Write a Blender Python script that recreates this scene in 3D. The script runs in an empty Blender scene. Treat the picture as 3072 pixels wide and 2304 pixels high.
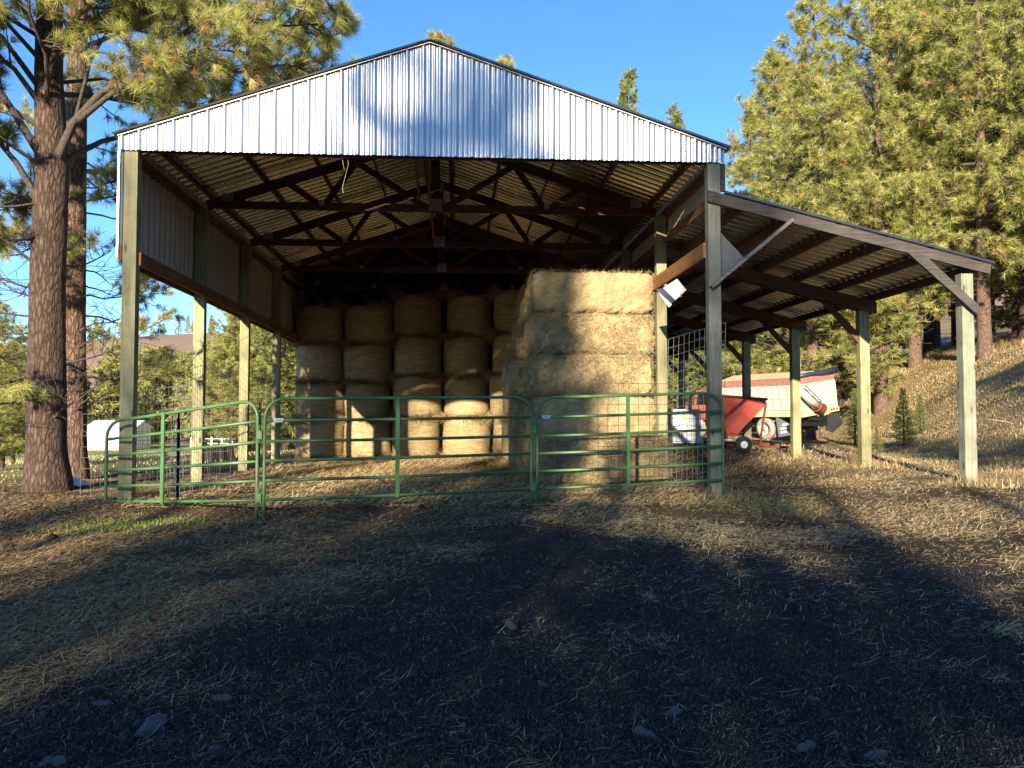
import bpy, math, random
import numpy as np
from mathutils import Vector, Matrix
R = math.radians
scene = bpy.context.scene
COL = scene.collection
rng = np.random.default_rng(11)
random.seed(11)

# ------------------------------------------------------------------ materials
def new_mat(name):
    m = bpy.data.materials.new(name); m.use_nodes = True
    nt = m.node_tree; nt.nodes.clear()
    out = nt.nodes.new('ShaderNodeOutputMaterial')
    b = nt.nodes.new('ShaderNodeBsdfPrincipled')
    nt.links.new(b.outputs[0], out.inputs[0])
    return m, nt, b

def ramp(nt, fac, stops):
    r = nt.nodes.new('ShaderNodeValToRGB')
    el = r.color_ramp.elements
    while len(el) < len(stops): el.new(0.5)
    for e, (p, c) in zip(el, stops):
        e.position = p; e.color = (*c, 1)
    nt.links.new(fac, r.inputs[0])
    return r.outputs[0]

def coords(nt, scale=(1, 1, 1), kind='Object'):
    tc = nt.nodes.new('ShaderNodeTexCoord')
    mp = nt.nodes.new('ShaderNodeMapping')
    mp.inputs['Scale'].default_value = scale
    nt.links.new(tc.outputs[kind], mp.inputs[0])
    return mp.outputs[0]

def noise(nt, vec, scale, detail=5, rough=.6):
    n = nt.nodes.new('ShaderNodeTexNoise')
    n.inputs['Scale'].default_value = scale
    n.inputs['Detail'].default_value = detail
    n.inputs['Roughness'].default_value = rough
    nt.links.new(vec, n.inputs['Vector'])
    return n.outputs[0]

def mix(nt, fac, a, b, mode='MIX'):
    m = nt.nodes.new('ShaderNodeMix'); m.data_type = 'RGBA'; m.blend_type = mode
    for s, v in ((m.inputs[0], fac), (m.inputs[6], a), (m.inputs[7], b)):
        if hasattr(v, 'links') or hasattr(v, 'is_output'): nt.links.new(v, s)
        elif isinstance(v, tuple): s.default_value = (*v, 1)
        else: s.default_value = v
    return m.outputs[2]

def bump(nt, b, h, strength=.5, dist=.01):
    n = nt.nodes.new('ShaderNodeBump')
    n.inputs['Strength'].default_value = strength
    n.inputs['Distance'].default_value = dist
    nt.links.new(h, n.inputs['Height'])
    nt.links.new(n.outputs[0], b.inputs['Normal'])

def mat_wood(name, dark, light, axis=2, rough=.8, knots=True):
    m, nt, b = new_mat(name)
    sc = [38, 38, 38]; sc[axis] = 1.6
    v = coords(nt, tuple(sc))
    n1 = noise(nt, v, 1.0, 6, .65)
    v2 = coords(nt, (1.3, 1.3, 1.3))
    n2 = noise(nt, v2, 1.2, 3)
    c = ramp(nt, n1, [(.3, dark), (.7, light)])
    c2 = ramp(nt, n2, [(.25, tuple(x * .62 for x in light)), (.75, (1, 1, 1))])
    c = mix(nt, .55, c, c2, 'MULTIPLY')
    if knots:
        ks = [7, 7, 7]; ks[axis] = 2.2
        vo = nt.nodes.new('ShaderNodeTexVoronoi'); vo.inputs['Scale'].default_value = 1
        nt.links.new(coords(nt, tuple(ks)), vo.inputs['Vector'])
        kf = ramp(nt, vo.outputs['Distance'], [(.09, (1, 1, 1)), (.17, (0, 0, 0))])
        c = mix(nt, kf, c, tuple(x * .35 for x in dark))
    nt.links.new(c, b.inputs['Base Color'])
    b.inputs['Roughness'].default_value = rough
    n3 = noise(nt, coords(nt, (.9, .9, .9)), 2.3, 6, .7)
    c = mix(nt, .8, c, ramp(nt, n3, [(.3, (.55, .52, .46)), (.62, (1.05, 1.03, 1.0))]), 'MULTIPLY')
    cs = [70, 70, 70]; cs[axis] = 1.1
    ck = noise(nt, coords(nt, tuple(cs)), 1., 2, .5)
    c = mix(nt, 1., c, ramp(nt, ck, [(.27, (.35, .32, .3)), (.33, (1, 1, 1))]), 'MULTIPLY')
    for l in list(b.inputs['Base Color'].links): nt.links.remove(l)
    nt.links.new(c, b.inputs['Base Color'])
    bump(nt, b, n1, .5, .004)
    return m

def mat_metal(name, col, rough=.38, metallic=.75, streak=(6, 6, .4), var=.25):
    m, nt, b = new_mat(name)
    n1 = noise(nt, coords(nt, streak), 1.5, 5)
    n2 = noise(nt, coords(nt, (1, 1, 1)), 22, 4)
    c = ramp(nt, n1, [(.25, tuple(x * (1 - var) for x in col)), (.75, col)])
    nt.links.new(c, b.inputs['Base Color'])
    b.inputs['Metallic'].default_value = metallic
    r = nt.nodes.new('ShaderNodeMapRange')
    r.inputs[3].default_value = rough - .08; r.inputs[4].default_value = rough + .14
    nt.links.new(n2, r.inputs[0]); nt.links.new(r.outputs[0], b.inputs['Roughness'])
    return m

def mat_simple(name, col, rough=.6, metallic=0., var=.3, scale=9, bs=.2, bd=.004):
    m, nt, b = new_mat(name)
    n = noise(nt, coords(nt), scale, 5)
    c = ramp(nt, n, [(.25, tuple(x * (1 - var) for x in col)), (.75, tuple(min(1, x * (1 + var * .4)) for x in col))])
    nt.links.new(c, b.inputs['Base Color'])
    b.inputs['Roughness'].default_value = rough; b.inputs['Metallic'].default_value = metallic
    bump(nt, b, n, bs, bd)
    return m

def mat_attr(name, rough=.85, trans=0., nscale=0, namp=.5, bd=0, bscale=60, spec=.2):
    """colour comes from the per-vertex albedo attribute 'Col'"""
    m, nt, b = new_mat(name)
    a = nt.nodes.new('ShaderNodeAttribute'); a.attribute_name = 'Col'
    c = a.outputs['Color']
    if nscale:
        n = noise(nt, coords(nt), nscale, 7, .7)
        k = ramp(nt, n, [(.28, (1 - namp,) * 3), (.72, (1 + 0 * namp, ) * 3)])
        c = mix(nt, 1., c, k, 'MULTIPLY')
    nt.links.new(c, b.inputs['Base Color'])
    b.inputs['Roughness'].default_value = rough
    b.inputs['Specular IOR Level'].default_value = spec
    if bd:
        n = noise(nt, coords(nt), bscale, 8, .75)
        bump(nt, b, n, .9, bd)
    if trans:
        t = nt.nodes.new('ShaderNodeBsdfTranslucent'); nt.links.new(c, t.inputs[0])
        ms = nt.nodes.new('ShaderNodeMixShader'); ms.inputs[0].default_value = trans
        nt.links.new(b.outputs[0], ms.inputs[1]); nt.links.new(t.outputs[0], ms.inputs[2])
        out = [x for x in nt.nodes if x.type == 'OUTPUT_MATERIAL'][0]
        nt.links.new(ms.outputs[0], out.inputs[0])
    return m

M = {}
M['post'] = mat_wood('treated_post', (.20, .20, .10), (.41, .385, .215), 2)
M['post_weathered'] = mat_wood('weathered_post', (.15, .165, .13), (.36, .355, .255), 2)
M['truss'] = mat_wood('truss_timber', (.07, .028, .016), (.17, .075, .04), 0, knots=False)
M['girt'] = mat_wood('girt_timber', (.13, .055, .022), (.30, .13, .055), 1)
M['girt_lit'] = mat_wood('sunlit_girt_timber', (.34, .15, .05), (.55, .27, .11), 1)  # brighter copy of the girt timber, sunlight put into the colour
M['grey_beam'] = mat_wood('grey_weathered_beam', (.022, .019, .017), (.11, .092, .08), 0, knots=False)
M['brace'] = mat_wood('weathered_brace', (.12, .10, .08), (.34, .30, .25), 0, knots=False)
M['plywood'] = mat_wood('plywood_gusset', (.12, .12, .13), (.20, .20, .21), 0, knots=False)
M['gable'] = mat_metal('galvalume_siding', (.42, .43, .45), .38, .85, (3, 3, .4), .10)
M['roofmetal'] = mat_metal('galvalume_roof', (.50, .475, .43), .26, .95, (3, 3, .4), .2)
M['wallmetal'] = mat_metal('galvalume_wall', (.54, .485, .39), .5, .4, (3, 3, .4), .2)
M['shade_metal'] = mat_metal('shade_dark_rear_sheet', (.16, .13, .10), .75, .2)  # rear sheet darkened in colour to stand in for the interior's shade
M['trim_dark'] = mat_metal('dark_trim', (.06, .055, .05), .5, .4)
M['plate'] = mat_metal('truss_plate', (.50, .48, .44), .5, .8)
M['screw'] = mat_metal('screw_head', (.12, .12, .12), .4, .8)
M['gate_green'] = mat_simple('green_gate_paint', (.075, .165, .055), .42, 0., .35, 6, .1)
def scuffed(m, col=(.16, .09, .05), lo=.60, hi=.68, sc=5.):
    nt = m.node_tree; b = [x for x in nt.nodes if x.type == 'BSDF_PRINCIPLED'][0]; l = b.inputs['Base Color'].links[0].from_socket
    n = noise(nt, coords(nt), sc, 8, .75); nt.links.new(mix(nt, ramp(nt, n, [(lo, (0, 0, 0)), (hi, (.8, .8, .8))]), l, col), b.inputs['Base Color']); return m
scuffed(M['gate_green'], (.15, .16, .10), .58, .68, 7.)
scuffed(M['gate_green'], (.13, .07, .04), .66, .72, 13.)
M['galv_wire'] = mat_metal('galvanised_wire', (.42, .41, .38), .45, .6)
M['rust_wire'] = mat_metal('rusty_wire', (.12, .085, .06), .7, .3)
M['tpost'] = mat_simple('dark_steel_post', (.02, .025, .03), .5, .4)
M['red'] = mat_simple('faded_red_paint', (.38, .045, .022), .5, 0, .3, 5, .1)
M['dark_red'] = mat_simple('rusty_red_steel', (.16, .035, .02), .7, .2, .4, 12)
M['truck_white'] = mat_simple('cream_truck_paint', (.47, .44, .35), .5, 0, .18, 2.2, .1)
M['truck_rust'] = mat_simple('rust_brown_board', (.30, .13, .10), .75, 0, .35, 6)
M['truck_bumper'] = mat_simple('yellowed_sill', (.50, .42, .22), .6, 0, .25, 6)
M['rubber'] = mat_simple('black_rubber', (.02, .02, .02), .8, 0, .3, 8)
M['dusty_tyre'] = mat_simple('dusty_tyre', (.26, .24, .20), .9, 0, .35, 7)
M['flap'] = mat_simple('grey_mud_flap', (.10, .10, .11), .7, 0, .2, 6)
M['white_ink'] = mat_simple('white_lettering', (.75, .75, .75), .6)
M['taillight'] = mat_simple('red_lens', (.55, .02, .01), .25)
M['tarp'] = mat_simple('dark_blue_tarp', (.025, .035, .06), .45, 0, .4, 8)
M['black_steel'] = mat_simple('black_steel', (.015, .015, .015), .5, .3)
M['tank'] = mat_simple('white_plastic_tank', (.78, .80, .82), .4, 0, .1, 3, .05)
M['white_paint'] = mat_simple('white_panel', (.75, .76, .74), .5, 0, .12, 4, .05)
M['label'] = mat_simple('pale_sticker', (.62, .70, .78), .4, 0, .05)
M['label_ink'] = mat_simple('sticker_print', (.08, .12, .22), .5)
M['yellow_label'] = mat_simple('yellow_sticker', (.7, .6, .08), .5, 0, .05)
M['char'] = mat_simple('charred_wood', (.012, .010, .010), .9, 0, .5, 14, .8, .03)
M['shed_metal'] = mat_simple('white_shed_sheet', (.92, .93, .95), .4, 0, .04)
M['blue_metal'] = mat_simple('blue_grey_roof', (.30, .42, .52), .5, 0, .1)
M['stone'] = mat_simple('grey_stone', (.105, .10, .10), .85, 0, .4, 14, .7, .01)
M['clod'] = mat_simple('soil_clod', (.07, .05, .035), .95, 0, .5, 14, .8, .02)
M['stick'] = mat_simple('bleached_stick', (.30, .25, .19), .9, 0, .4, 12)
M['twine'] = mat_simple('baler_twine', (.7, .55, .25), .8)
scuffed(M['truck_white'], (.30, .20, .13), .56, .72, 3.); scuffed(M['red'], (.20, .06, .035), .52, .68, 4.); scuffed(M['tank'], (.5, .48, .42), .55, .8, 3.)
M['faded_cab'] = scuffed(mat_simple('faded_cab_paint', (.34, .10, .07), .6), (.3, .2, .15), .5, .7, 4.)
M['hay_round'] = None

# ------------------------------------------------------------------ mesh kit
def net_lines(m):
    nt = m.node_tree; b = [x for x in nt.nodes if x.type == 'BSDF_PRINCIPLED'][0]; l = b.inputs['Base Color'].links[0].from_socket
    n = noise(nt, coords(nt, (2.2, 2.2, 34)), 1.6, 4, .75); c = ramp(nt, n, [(.33, (.50, .46, .40)), (.6, (1.05, 1.05, 1.05))])
    nt.links.new(mix(nt, 1., l, c, 'MULTIPLY'), b.inputs['Base Color']); return m
def obj_variation(m, lo=.78):
    nt = m.node_tree; b = [x for x in nt.nodes if x.type == 'BSDF_PRINCIPLED'][0]; l = b.inputs['Base Color'].links[0].from_socket
    oi = nt.nodes.new('ShaderNodeObjectInfo'); c = ramp(nt, oi.outputs['Random'], [(0, (lo, lo * .96, lo * .9)), (.5, (.95, .95, .9)), (1, (1.08, 1.04, 1.0))])
    nt.links.new(mix(nt, 1., l, c, 'MULTIPLY'), b.inputs['Base Color']); return m
def link_mesh(name, V, F, mat, parent=None, smooth=False, col=None, world=True):
    """V (n,3) array, F = (m,k) int array or list of tuples. V in world space unless world=False"""
    V = np.asarray(V, dtype=np.float32).copy()
    if parent is not None and world:
        V -= np.array(parent.location, dtype=np.float32)
    me = bpy.data.meshes.new(name)
    if isinstance(F, np.ndarray):
        k = F.shape[1]; n = F.shape[0]
        me.vertices.add(len(V)); me.vertices.foreach_set('co', V.ravel())
        me.loops.add(n * k); me.loops.foreach_set('vertex_index', F.astype(np.int32).ravel())
        me.polygons.add(n)
        me.polygons.foreach_set('loop_start', np.arange(0, n * k, k, dtype=np.int32))
        me.polygons.foreach_set('loop_total', np.full(n, k, dtype=np.int32))
        me.update(calc_edges=True)
    else:
        me.from_pydata([tuple(map(float, v)) for v in V], [], [tuple(int(i) for i in f) for f in F]); me.update()
    if smooth: me.polygons.foreach_set('use_smooth', np.ones(len(me.polygons), dtype=bool))
    if col is not None:
        at = me.color_attributes.new('Col', 'FLOAT_COLOR', 'POINT')
        c = np.ones((len(V), 4), dtype=np.float32); c[:, :3] = col
        at.data.foreach_set('color', c.ravel())
    me.materials.append(mat)
    o = bpy.data.objects.new(name, me); COL.objects.link(o)
    if parent is not None: o.parent = parent
    return o

class MB:
    def __init__(s): s.v = []; s.f = []; s.n = 0
    def add(s, V, F):
        V = [tuple(v) for v in V]
        s.v += V; s.f += [tuple(i + s.n for i in f) for f in F]; s.n += len(V); return s
    def box(s, a, b):
        (x0, y0, z0), (x1, y1, z1) = a, b
        V = [(x0, y0, z0), (x1, y0, z0), (x1, y1, z0), (x0, y1, z0), (x0, y0, z1), (x1, y0, z1), (x1, y1, z1), (x0, y1, z1)]
        return s.add(V, [(0, 3, 2, 1), (4, 5, 6, 7), (0, 1, 5, 4), (1, 2, 6, 5), (2, 3, 7, 6), (3, 0, 4, 7)])
    def bar(s, p, q, w, h, up=(0, 0, 1)):
        """box from p to q; w = width sideways, h = depth along up"""
        p, q = Vector(p), Vector(q); d = (q - p).normalized(); up = Vector(up)
        side = d.cross(up).normalized(); u = side.cross(d).normalized()
        V = []
        for e in (p, q):
            for a, b in ((-1, -1), (1, -1), (1, 1), (-1, 1)): V.append(e + side * (a * w / 2) + u * (b * h / 2))
        return s.add(V, [(3, 2, 1, 0), (4, 5, 6, 7), (0, 1, 5, 4), (1, 2, 6, 5), (2, 3, 7, 6), (3, 0, 4, 7)])
    def tube(s, pts, r, n=8, cap=True, closed=False):
        pts = [Vector(p) for p in pts]; k = len(pts)
        rs = r if hasattr(r, '__len__') else [r] * k
        V = []; prev = None
        for i, p in enumerate(pts):
            d = ((pts[min(i + 1, k - 1)] - pts[max(i - 1, 0)]).normalized() if not closed else (pts[(i + 1) % k] - pts[i - 1]).normalized())
            if prev is None:
                a = Vector((0, 0, 1)) if abs(d.z) < .9 else Vector((1, 0, 0))
                u = d.cross(a).normalized()
            else:
                u = (prev - d * prev.dot(d)).normalized()
            prev = u; w = d.cross(u)
            for j in range(n):
                t = 2 * math.pi * j / n
                V.append(p + (u * math.cos(t) + w * math.sin(t)) * rs[i])
        F = []
        for i in range(k if closed else k - 1):
            i2 = (i + 1) % k
            for j in range(n):
                F.append((i * n + j, i * n + (j + 1) % n, i2 * n + (j + 1) % n, i2 * n + j))
        if cap and not closed:
            F.append(tuple(range(n - 1, -1, -1))); F.append(tuple((k - 1) * n + j for j in range(n)))
        return s.add(V, F)
    def lathe(s, prof, c, axis, n=24):
        """prof = list of (radius, along)"""
        c = Vector(c); ax = Vector(axis).normalized()
        a = Vector((0, 0, 1)) if abs(ax.z) < .9 else Vector((1, 0, 0))
        u = ax.cross(a).normalized(); w = ax.cross(u)
        V = []; F = []
        for (r, t) in prof:
            for j in range(n):
                th = 2 * math.pi * j / n
                V.append(c + ax * t + (u * math.cos(th) + w * math.sin(th)) * r)
        for i in range(len(prof) - 1):
            for j in range(n): F.append((i * n + j, i * n + (j + 1) % n, (i + 1) * n + (j + 1) % n, (i + 1) * n + j))
        return s.add(V, F)
    def prism(s, poly, off):
        """polygon (list of 3D points) extruded by off"""
        off = Vector(off); P = [Vector(p) for p in poly]; n = len(P)
        V = P + [p + off for p in P]
        F = [tuple(range(n - 1, -1, -1)), tuple(range(n, 2 * n))]
        for i in range(n): F.append((i, (i + 1) % n, n + (i + 1) % n, n + i))
        return s.add(V, F)
    def build(s, name, mat, parent=None, smooth=False, world=True):
        return link_mesh(name, np.array([tuple(v) for v in s.v]), s.f, mat, parent, smooth, world=world)

def tag(o, label=None, cat=None, group=None, kind=None):
    if label: o['label'] = label
    if cat: o['category'] = cat
    if group: o['group'] = group
    if kind: o['kind'] = kind
    return o

def thing(name, label, cat, loc=(0, 0, 0), group=None, rz=0):
    o = bpy.data.objects.new(name, None); COL.objects.link(o)
    o.location = loc; o.rotation_euler = (0, 0, rz); o.empty_display_size = .3
    return tag(o, label, cat, group)

def dup(root, loc, rz=0, scale=1., label=None, group=None):
    r = root.copy(); COL.objects.link(r); r.location = loc; r.rotation_euler = (0, 0, rz)
    r.scale = (scale,) * 3 if not hasattr(scale, '__len__') else scale
    if label: r['label'] = label
    if group: r['group'] = group
    for ch in list(root.children):
        c = ch.copy(); COL.objects.link(c); c.parent = r
        for g in list(ch.children):
            d = g.copy(); COL.objects.link(d); d.parent = c
    return r

# ------------------------------------------------------------------ numpy noise
def vnoise(x, y, seed=0):
    x = np.asarray(x, float); y = np.asarray(y, float)
    xi = np.floor(x).astype(np.int64); yi = np.floor(y).astype(np.int64)
    xf = x - xi; yf = y - yi
    def h(a, b):
        n = (a * 374761393 + b * 668265263 + seed * 974634777) & 0x7fffffff
        n = ((n ^ (n >> 13)) * 1274126177) & 0x7fffffff
        return ((n ^ (n >> 16)) & 0xffff) / 65535.
    u = xf * xf * (3 - 2 * xf); v = yf * yf * (3 - 2 * yf)
    return (h(xi, yi) * (1 - u) + h(xi + 1, yi) * u) * (1 - v) + (h(xi, yi + 1) * (1 - u) + h(xi + 1, yi + 1) * u) * v
def fbm(x, y, sc, oct=4, seed=0, gain=.5):
    s = 0; a = 1; t = 0
    for i in range(oct):
        s = s + a * vnoise(x * sc, y * sc, seed + i * 7); t += a; a *= gain; sc *= 2.03
    return s / t - .5
def sm(a, b, x):
    t = np.clip((x - a) / (b - a), 0, 1); return t * t * (3 - 2 * t)

# ------------------------------------------------------------------ terrain
def foot(Y): return 16 + .35 * np.clip(Y - 4, -3, 24)
def Hbase(X, Y):
    X = np.asarray(X, float); Y = np.asarray(Y, float)
    h = -.10 * sm(0, 1.5, -Y) - .028 * np.clip(-Y - 1, 0, 16)
    h = h + (.18 * sm(8.8, 12.5, X) + .012 * np.clip(Y, 0, 12) * sm(8.5, 11.5, X)) * (1 - sm(30, 50, Y))
    h = h - .10 * sm(1., 4, -X - .3) * sm(-3, 1, Y) - .3 * sm(4, 14, -X)
    dist = np.hypot(X - 4.6, Y + 11.4)
    left = 1 - sm(6, 20, X)
    h = h - 1.75 * sm(22, 80, dist) * left * sm(0, 20, Y)
    h = h - .42 * sm(0, .3, X - (13.35 + .18 * (Y - 3))) * sm(1.5, 4, Y) * (1 - sm(24, 40, Y)) * (1 - sm(1, 3, X - foot(Y) + 2))
    s = X - foot(Y)
    bank = 4.2 * sm(-.4, 8.5, s) * .75 + 4.2 * .25 * sm(0, 5, s) + .24 * np.clip(s - 7.5, 0, 60)
    h = h + bank
    d2 = Y + .12 * X
    h = h + 44 * sm(120, 370, d2) * (1 - .35 * sm(-60, -300, X)) + 3 * fbm(X, Y, .012, 3, 5) * sm(90, 200, dist)
    return h
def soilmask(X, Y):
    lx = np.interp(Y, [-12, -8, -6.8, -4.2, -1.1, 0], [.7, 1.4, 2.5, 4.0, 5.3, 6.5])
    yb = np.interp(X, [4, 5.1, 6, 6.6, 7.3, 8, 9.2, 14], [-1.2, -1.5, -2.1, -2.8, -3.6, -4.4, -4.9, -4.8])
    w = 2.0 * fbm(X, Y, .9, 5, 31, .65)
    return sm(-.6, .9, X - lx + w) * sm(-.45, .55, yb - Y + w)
def Hfull(X, Y):
    h = Hbase(X, Y)
    near = 1 - sm(25, 60, np.hypot(X - 4.6, Y + 11.4))
    out = sm(-.5, .8, -Y) + sm(.2, 1.5, -X) + sm(8.3, 9.5, X); out = np.clip(out, .25, 1)
    h = h + near * out * (.10 * fbm(X, Y, .45, 3, 3) + .045 * fbm(X, Y, 2.2, 3, 9))
    rough = .35 + .65 * np.clip(soilmask(X, Y), 0, 1)
    clump = sm(.05, .3, fbm(X, Y, 1.3, 3, 77)) * sm(-.2, .8, 1 - X) * sm(-4.2, -2.5, Y) * (1 - sm(-.3, 1.5, Y))
    h = h + near * out * ((.030 * rough + .10 * clump) * fbm(X, Y, 9, 4, 15, .6) + .012 * rough * fbm(X, Y, 30, 3, 19, .6))
    h = h + .25 * sm(0, 4, X - foot(Y)) * (fbm(X, Y, .7, 4, 21)) * (1 - sm(60, 100, Y))
    return h
def gz(x, y): return float(Hfull(np.array([x]), np.array([y]))[0])

def axis_pts(lo, hi, fine, out_lo, out_hi, g=1.12):
    mid = list(np.arange(lo, hi, fine)); s = fine; a = hi
    up = []
    while a < out_hi: up.append(a); s *= g; a += s
    dn = []; s = fine; a = lo
    while a > out_lo: s *= g; a -= s; dn.append(a)
    return np.array(dn[::-1] + mid + up)
def ground():
    xs = axis_pts(-4.2, 11.5, .034, -700, 900, 1.06)
    ys = axis_pts(-9.8, 1.0, .034, -260, 1300, 1.05)
    X, Y = np.meshgrid(xs, ys); Z = Hfull(X, Y)
    nx, ny = len(xs), len(ys)
    V = np.stack([X.ravel(), Y.ravel(), Z.ravel()], 1)
    i = np.arange((ny - 1) * (nx - 1)); r = i // (nx - 1); c = i % (nx - 1); a = r * nx + c
    F = np.stack([a, a + 1, a + nx + 1, a + nx], 1)
    x, y = V[:, 0], V[:, 1]
    def lerp(c0, c1, t): return c0 * (1 - t)[:, None] + np.array(c1)[None, :] * t[:, None]
    C = np.tile(np.array([.14, .09, .05]), (len(V), 1))
    n = fbm(x, y, .8, 5, 41) + .5
    C = lerp(C, (.06, .042, .03), sm(.35, .75, n))
    nn = fbm(x, y, 1.6, 4, 43) + .5
    C = lerp(C, (.12, .125, .035), sm(.60, .8, nn) * sm(-1, 2, 4.5 - x) * .6)
    inside = sm(-.2, .5, x) * sm(-.2, .5, 8.4 - x) * sm(-.4, .8, y)
    C = lerp(C, (.40, .29, .14), inside * .9)
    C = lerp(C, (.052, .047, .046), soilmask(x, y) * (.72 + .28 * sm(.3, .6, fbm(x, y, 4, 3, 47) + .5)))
    fr = sm(1, 5, -x - 1) * sm(2, 7, y) + sm(16, 30, y) * sm(0, 6, 14 - x)
    trk = sm(9.5, 12.5, x) * sm(-1, 3, y)
    C = lerp(C, (.33, .245, .135), trk * (.6 + .4 * n))
    C = lerp(C, (.42, .39, .15), np.clip(fr, 0, 1))
    C = lerp(C, (.37, .25, .17), sm(100, 160, y) * .95)
    s = x - foot(y)
    bk = sm(-2.5, 1, s) * (1 - sm(100, 160, y))
    C = lerp(C, (.42, .31, .16), bk)
    C = lerp(C, (.27, .19, .10), bk * sm(.45, .7, fbm(x, y, .35, 4, 51) + .5))
    C *= (1 + .5 * fbm(x, y, 3, 4, 61))[:, None]
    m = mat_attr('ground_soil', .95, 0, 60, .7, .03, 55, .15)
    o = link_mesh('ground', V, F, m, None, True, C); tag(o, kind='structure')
ground()

# ------------------------------------------------------------------ litter: straw, needles, grass
def ribbons(name, P, ang, L, W, tilt, colr, mat, curve=.25, kindlabel=None):
    """one bent two-quad strip per point, following the ground"""
    n = len(P); d = np.stack([np.cos(ang), np.sin(ang)], 1); s = np.stack([-d[:, 1], d[:, 0]], 1)
    bend = (rng.random(n) - .5) * curve * L
    pts = []
    for t, bs in ((-.5, 0), (0, 1), (.5, 0)):
        xy = P + d * (L * t)[:, None] + s * (bend * bs)[:, None]
        z = Hfull(xy[:, 0], xy[:, 1]) + .004 + (t + .5) * tilt * L + .006 * rng.random(n)
        for sg in (-1, 1):
            w = W * (.5 if bs == 0 else 1.) * .5
            pts.append(np.concatenate([xy + s * (sg * w)[:, None], (z + sg * w * .3)[:, None]], 1))
    V = np.stack(pts, 1).reshape(-1, 3)
    b = np.arange(n)[:, None] * 6
    F = np.concatenate([b + np.array([0, 1, 3, 2]), b + np.array([2, 3, 5, 4])], 0)
    C = np.repeat(colr, 6, 0)
    o = link_mesh(name, V, F, mat, None, False, C); tag(o, kindlabel[0], kindlabel[1], kind='stuff')
    return o
def fan_points(n, dmin, dmax, half=.72, power=1.6):
    """points on the yard, denser close by"""
    u = rng.random(n); D = (dmin ** (-power + 2) + u * (dmax ** (-power + 2) - dmin ** (-power + 2))) ** (1 / (2 - power))
    lat = (rng.random(n) * 2 - 1) * half * D
    c, s = math.cos(.0669), math.sin(.0669)
    X = 4.609 + lat * c + D * s; Y = -11.452 - lat * s + D * c
    return np.stack([X, Y], 1), D
M['straw'] = mat_attr('straw_stalks', .75, .15)
def pal(n, cols, wts, var=.35):
    idx = rng.choice(len(cols), n, p=np.array(wts) / sum(wts))
    return np.array(cols)[idx] * (1 - var + 2 * var * rng.random(n))[:, None]
# straw over the yard
P, D = fan_points(600000, 2.2, 15.5)
sk = soilmask(P[:, 0], P[:, 1]); cl = fbm(P[:, 0], P[:, 1], 1.1, 4, 71) + .5
tuftm = sm(.62, .78, fbm(P[:, 0], P[:, 1], 1.7, 4, 88) + .5)
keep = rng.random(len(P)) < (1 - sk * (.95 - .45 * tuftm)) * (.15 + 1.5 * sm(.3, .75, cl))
keep &= ~((P[:, 0] < -1.25) & (P[:, 0] > -2.0) & (P[:, 1] > 1.1) & (P[:, 1] < 1.8))
P, D, sk = P[keep], D[keep], sk[keep]
n = len(P); right = sm(4, 7, P[:, 0])
colr = pal(n, [(.34, .22, .105), (.44, .30, .145), (.25, .14, .07), (.27, .12, .06), (.10, .065, .04)], [2.5, 1.8, 3, 2.4, 3])
pale = (rng.random(n) < .25 + .35 * right)
colr[pale] = pal(pale.sum(), [(.48, .40, .22), (.38, .34, .20)], [1, 1], .25)
colr[sk > .6] *= 1.25
g = rng.random(n) < .10 * (1 - right); colr[g] = pal(g.sum(), [(.10, .14, .035), (.16, .19, .05)], [1, 1])
ribbons('straw_litter', P, rng.random(n) * 6.283, .03 + (.11 - .004 * D) * rng.random(n) ** 1.8, np.clip(.0006 * D, .0022, .0065) * (.6 + .7 * rng.random(n)), rng.random(n) ** 3 * .5, colr, M['straw'], .14,
        ('loose dry straw and pine needles scattered over the yard in front of the gates', 'straw'))
# finer dark debris on the black soil
P, D = fan_points(420000, 2.2, 9)
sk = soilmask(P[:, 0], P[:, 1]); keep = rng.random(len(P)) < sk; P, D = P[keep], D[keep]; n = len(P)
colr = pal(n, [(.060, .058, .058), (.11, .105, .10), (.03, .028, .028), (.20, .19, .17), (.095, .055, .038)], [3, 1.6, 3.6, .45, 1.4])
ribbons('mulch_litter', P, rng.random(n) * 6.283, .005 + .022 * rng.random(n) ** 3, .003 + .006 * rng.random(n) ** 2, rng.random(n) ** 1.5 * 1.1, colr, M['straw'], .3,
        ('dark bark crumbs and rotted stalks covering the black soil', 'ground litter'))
# clumps of bright grass and upright dry grass
def blades(name, P, hgt, wid, colr, lean=.5, label=None):
    n = len(P); a = rng.random(n) * 6.283; z = Hfull(P[:, 0], P[:, 1])
    b = np.concatenate([P, z[:, None] - .01], 1)
    ld = np.stack([np.cos(a), np.sin(a), np.zeros(n)], 1); sd = np.stack([-np.sin(a), np.cos(a), np.zeros(n)], 1)
    le = (rng.random(n) * lean * hgt)[:, None]; up = np.array([0, 0, 1.])
    m = b + ld * le * .3 + up * (hgt * .55)[:, None]; t = b + ld * le + up * (hgt * (.95 - .2 * rng.random(n)))[:, None]
    w = wid[:, None] * .5
    V = np.stack([b - sd * w, b + sd * w, m - sd * w * .8, m + sd * w * .8, t - sd * w * .15, t + sd * w * .15], 1).reshape(-1, 3)
    k = np.arange(n)[:, None] * 6
    F = np.concatenate([k + np.array([0, 1, 3, 2]), k + np.array([2, 3, 5, 4])], 0)
    o = link_mesh(name, V, F, M['straw'], None, False, np.repeat(colr, 6, 0)); tag(o, label[0], label[1], kind='stuff'); return o
def cluster(cs, n, sp):
    cs = np.array(cs); i = rng.integers(0, len(cs), n)
    return cs[i] + rng.normal(0, 1, (n, 2)) * sp
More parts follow.
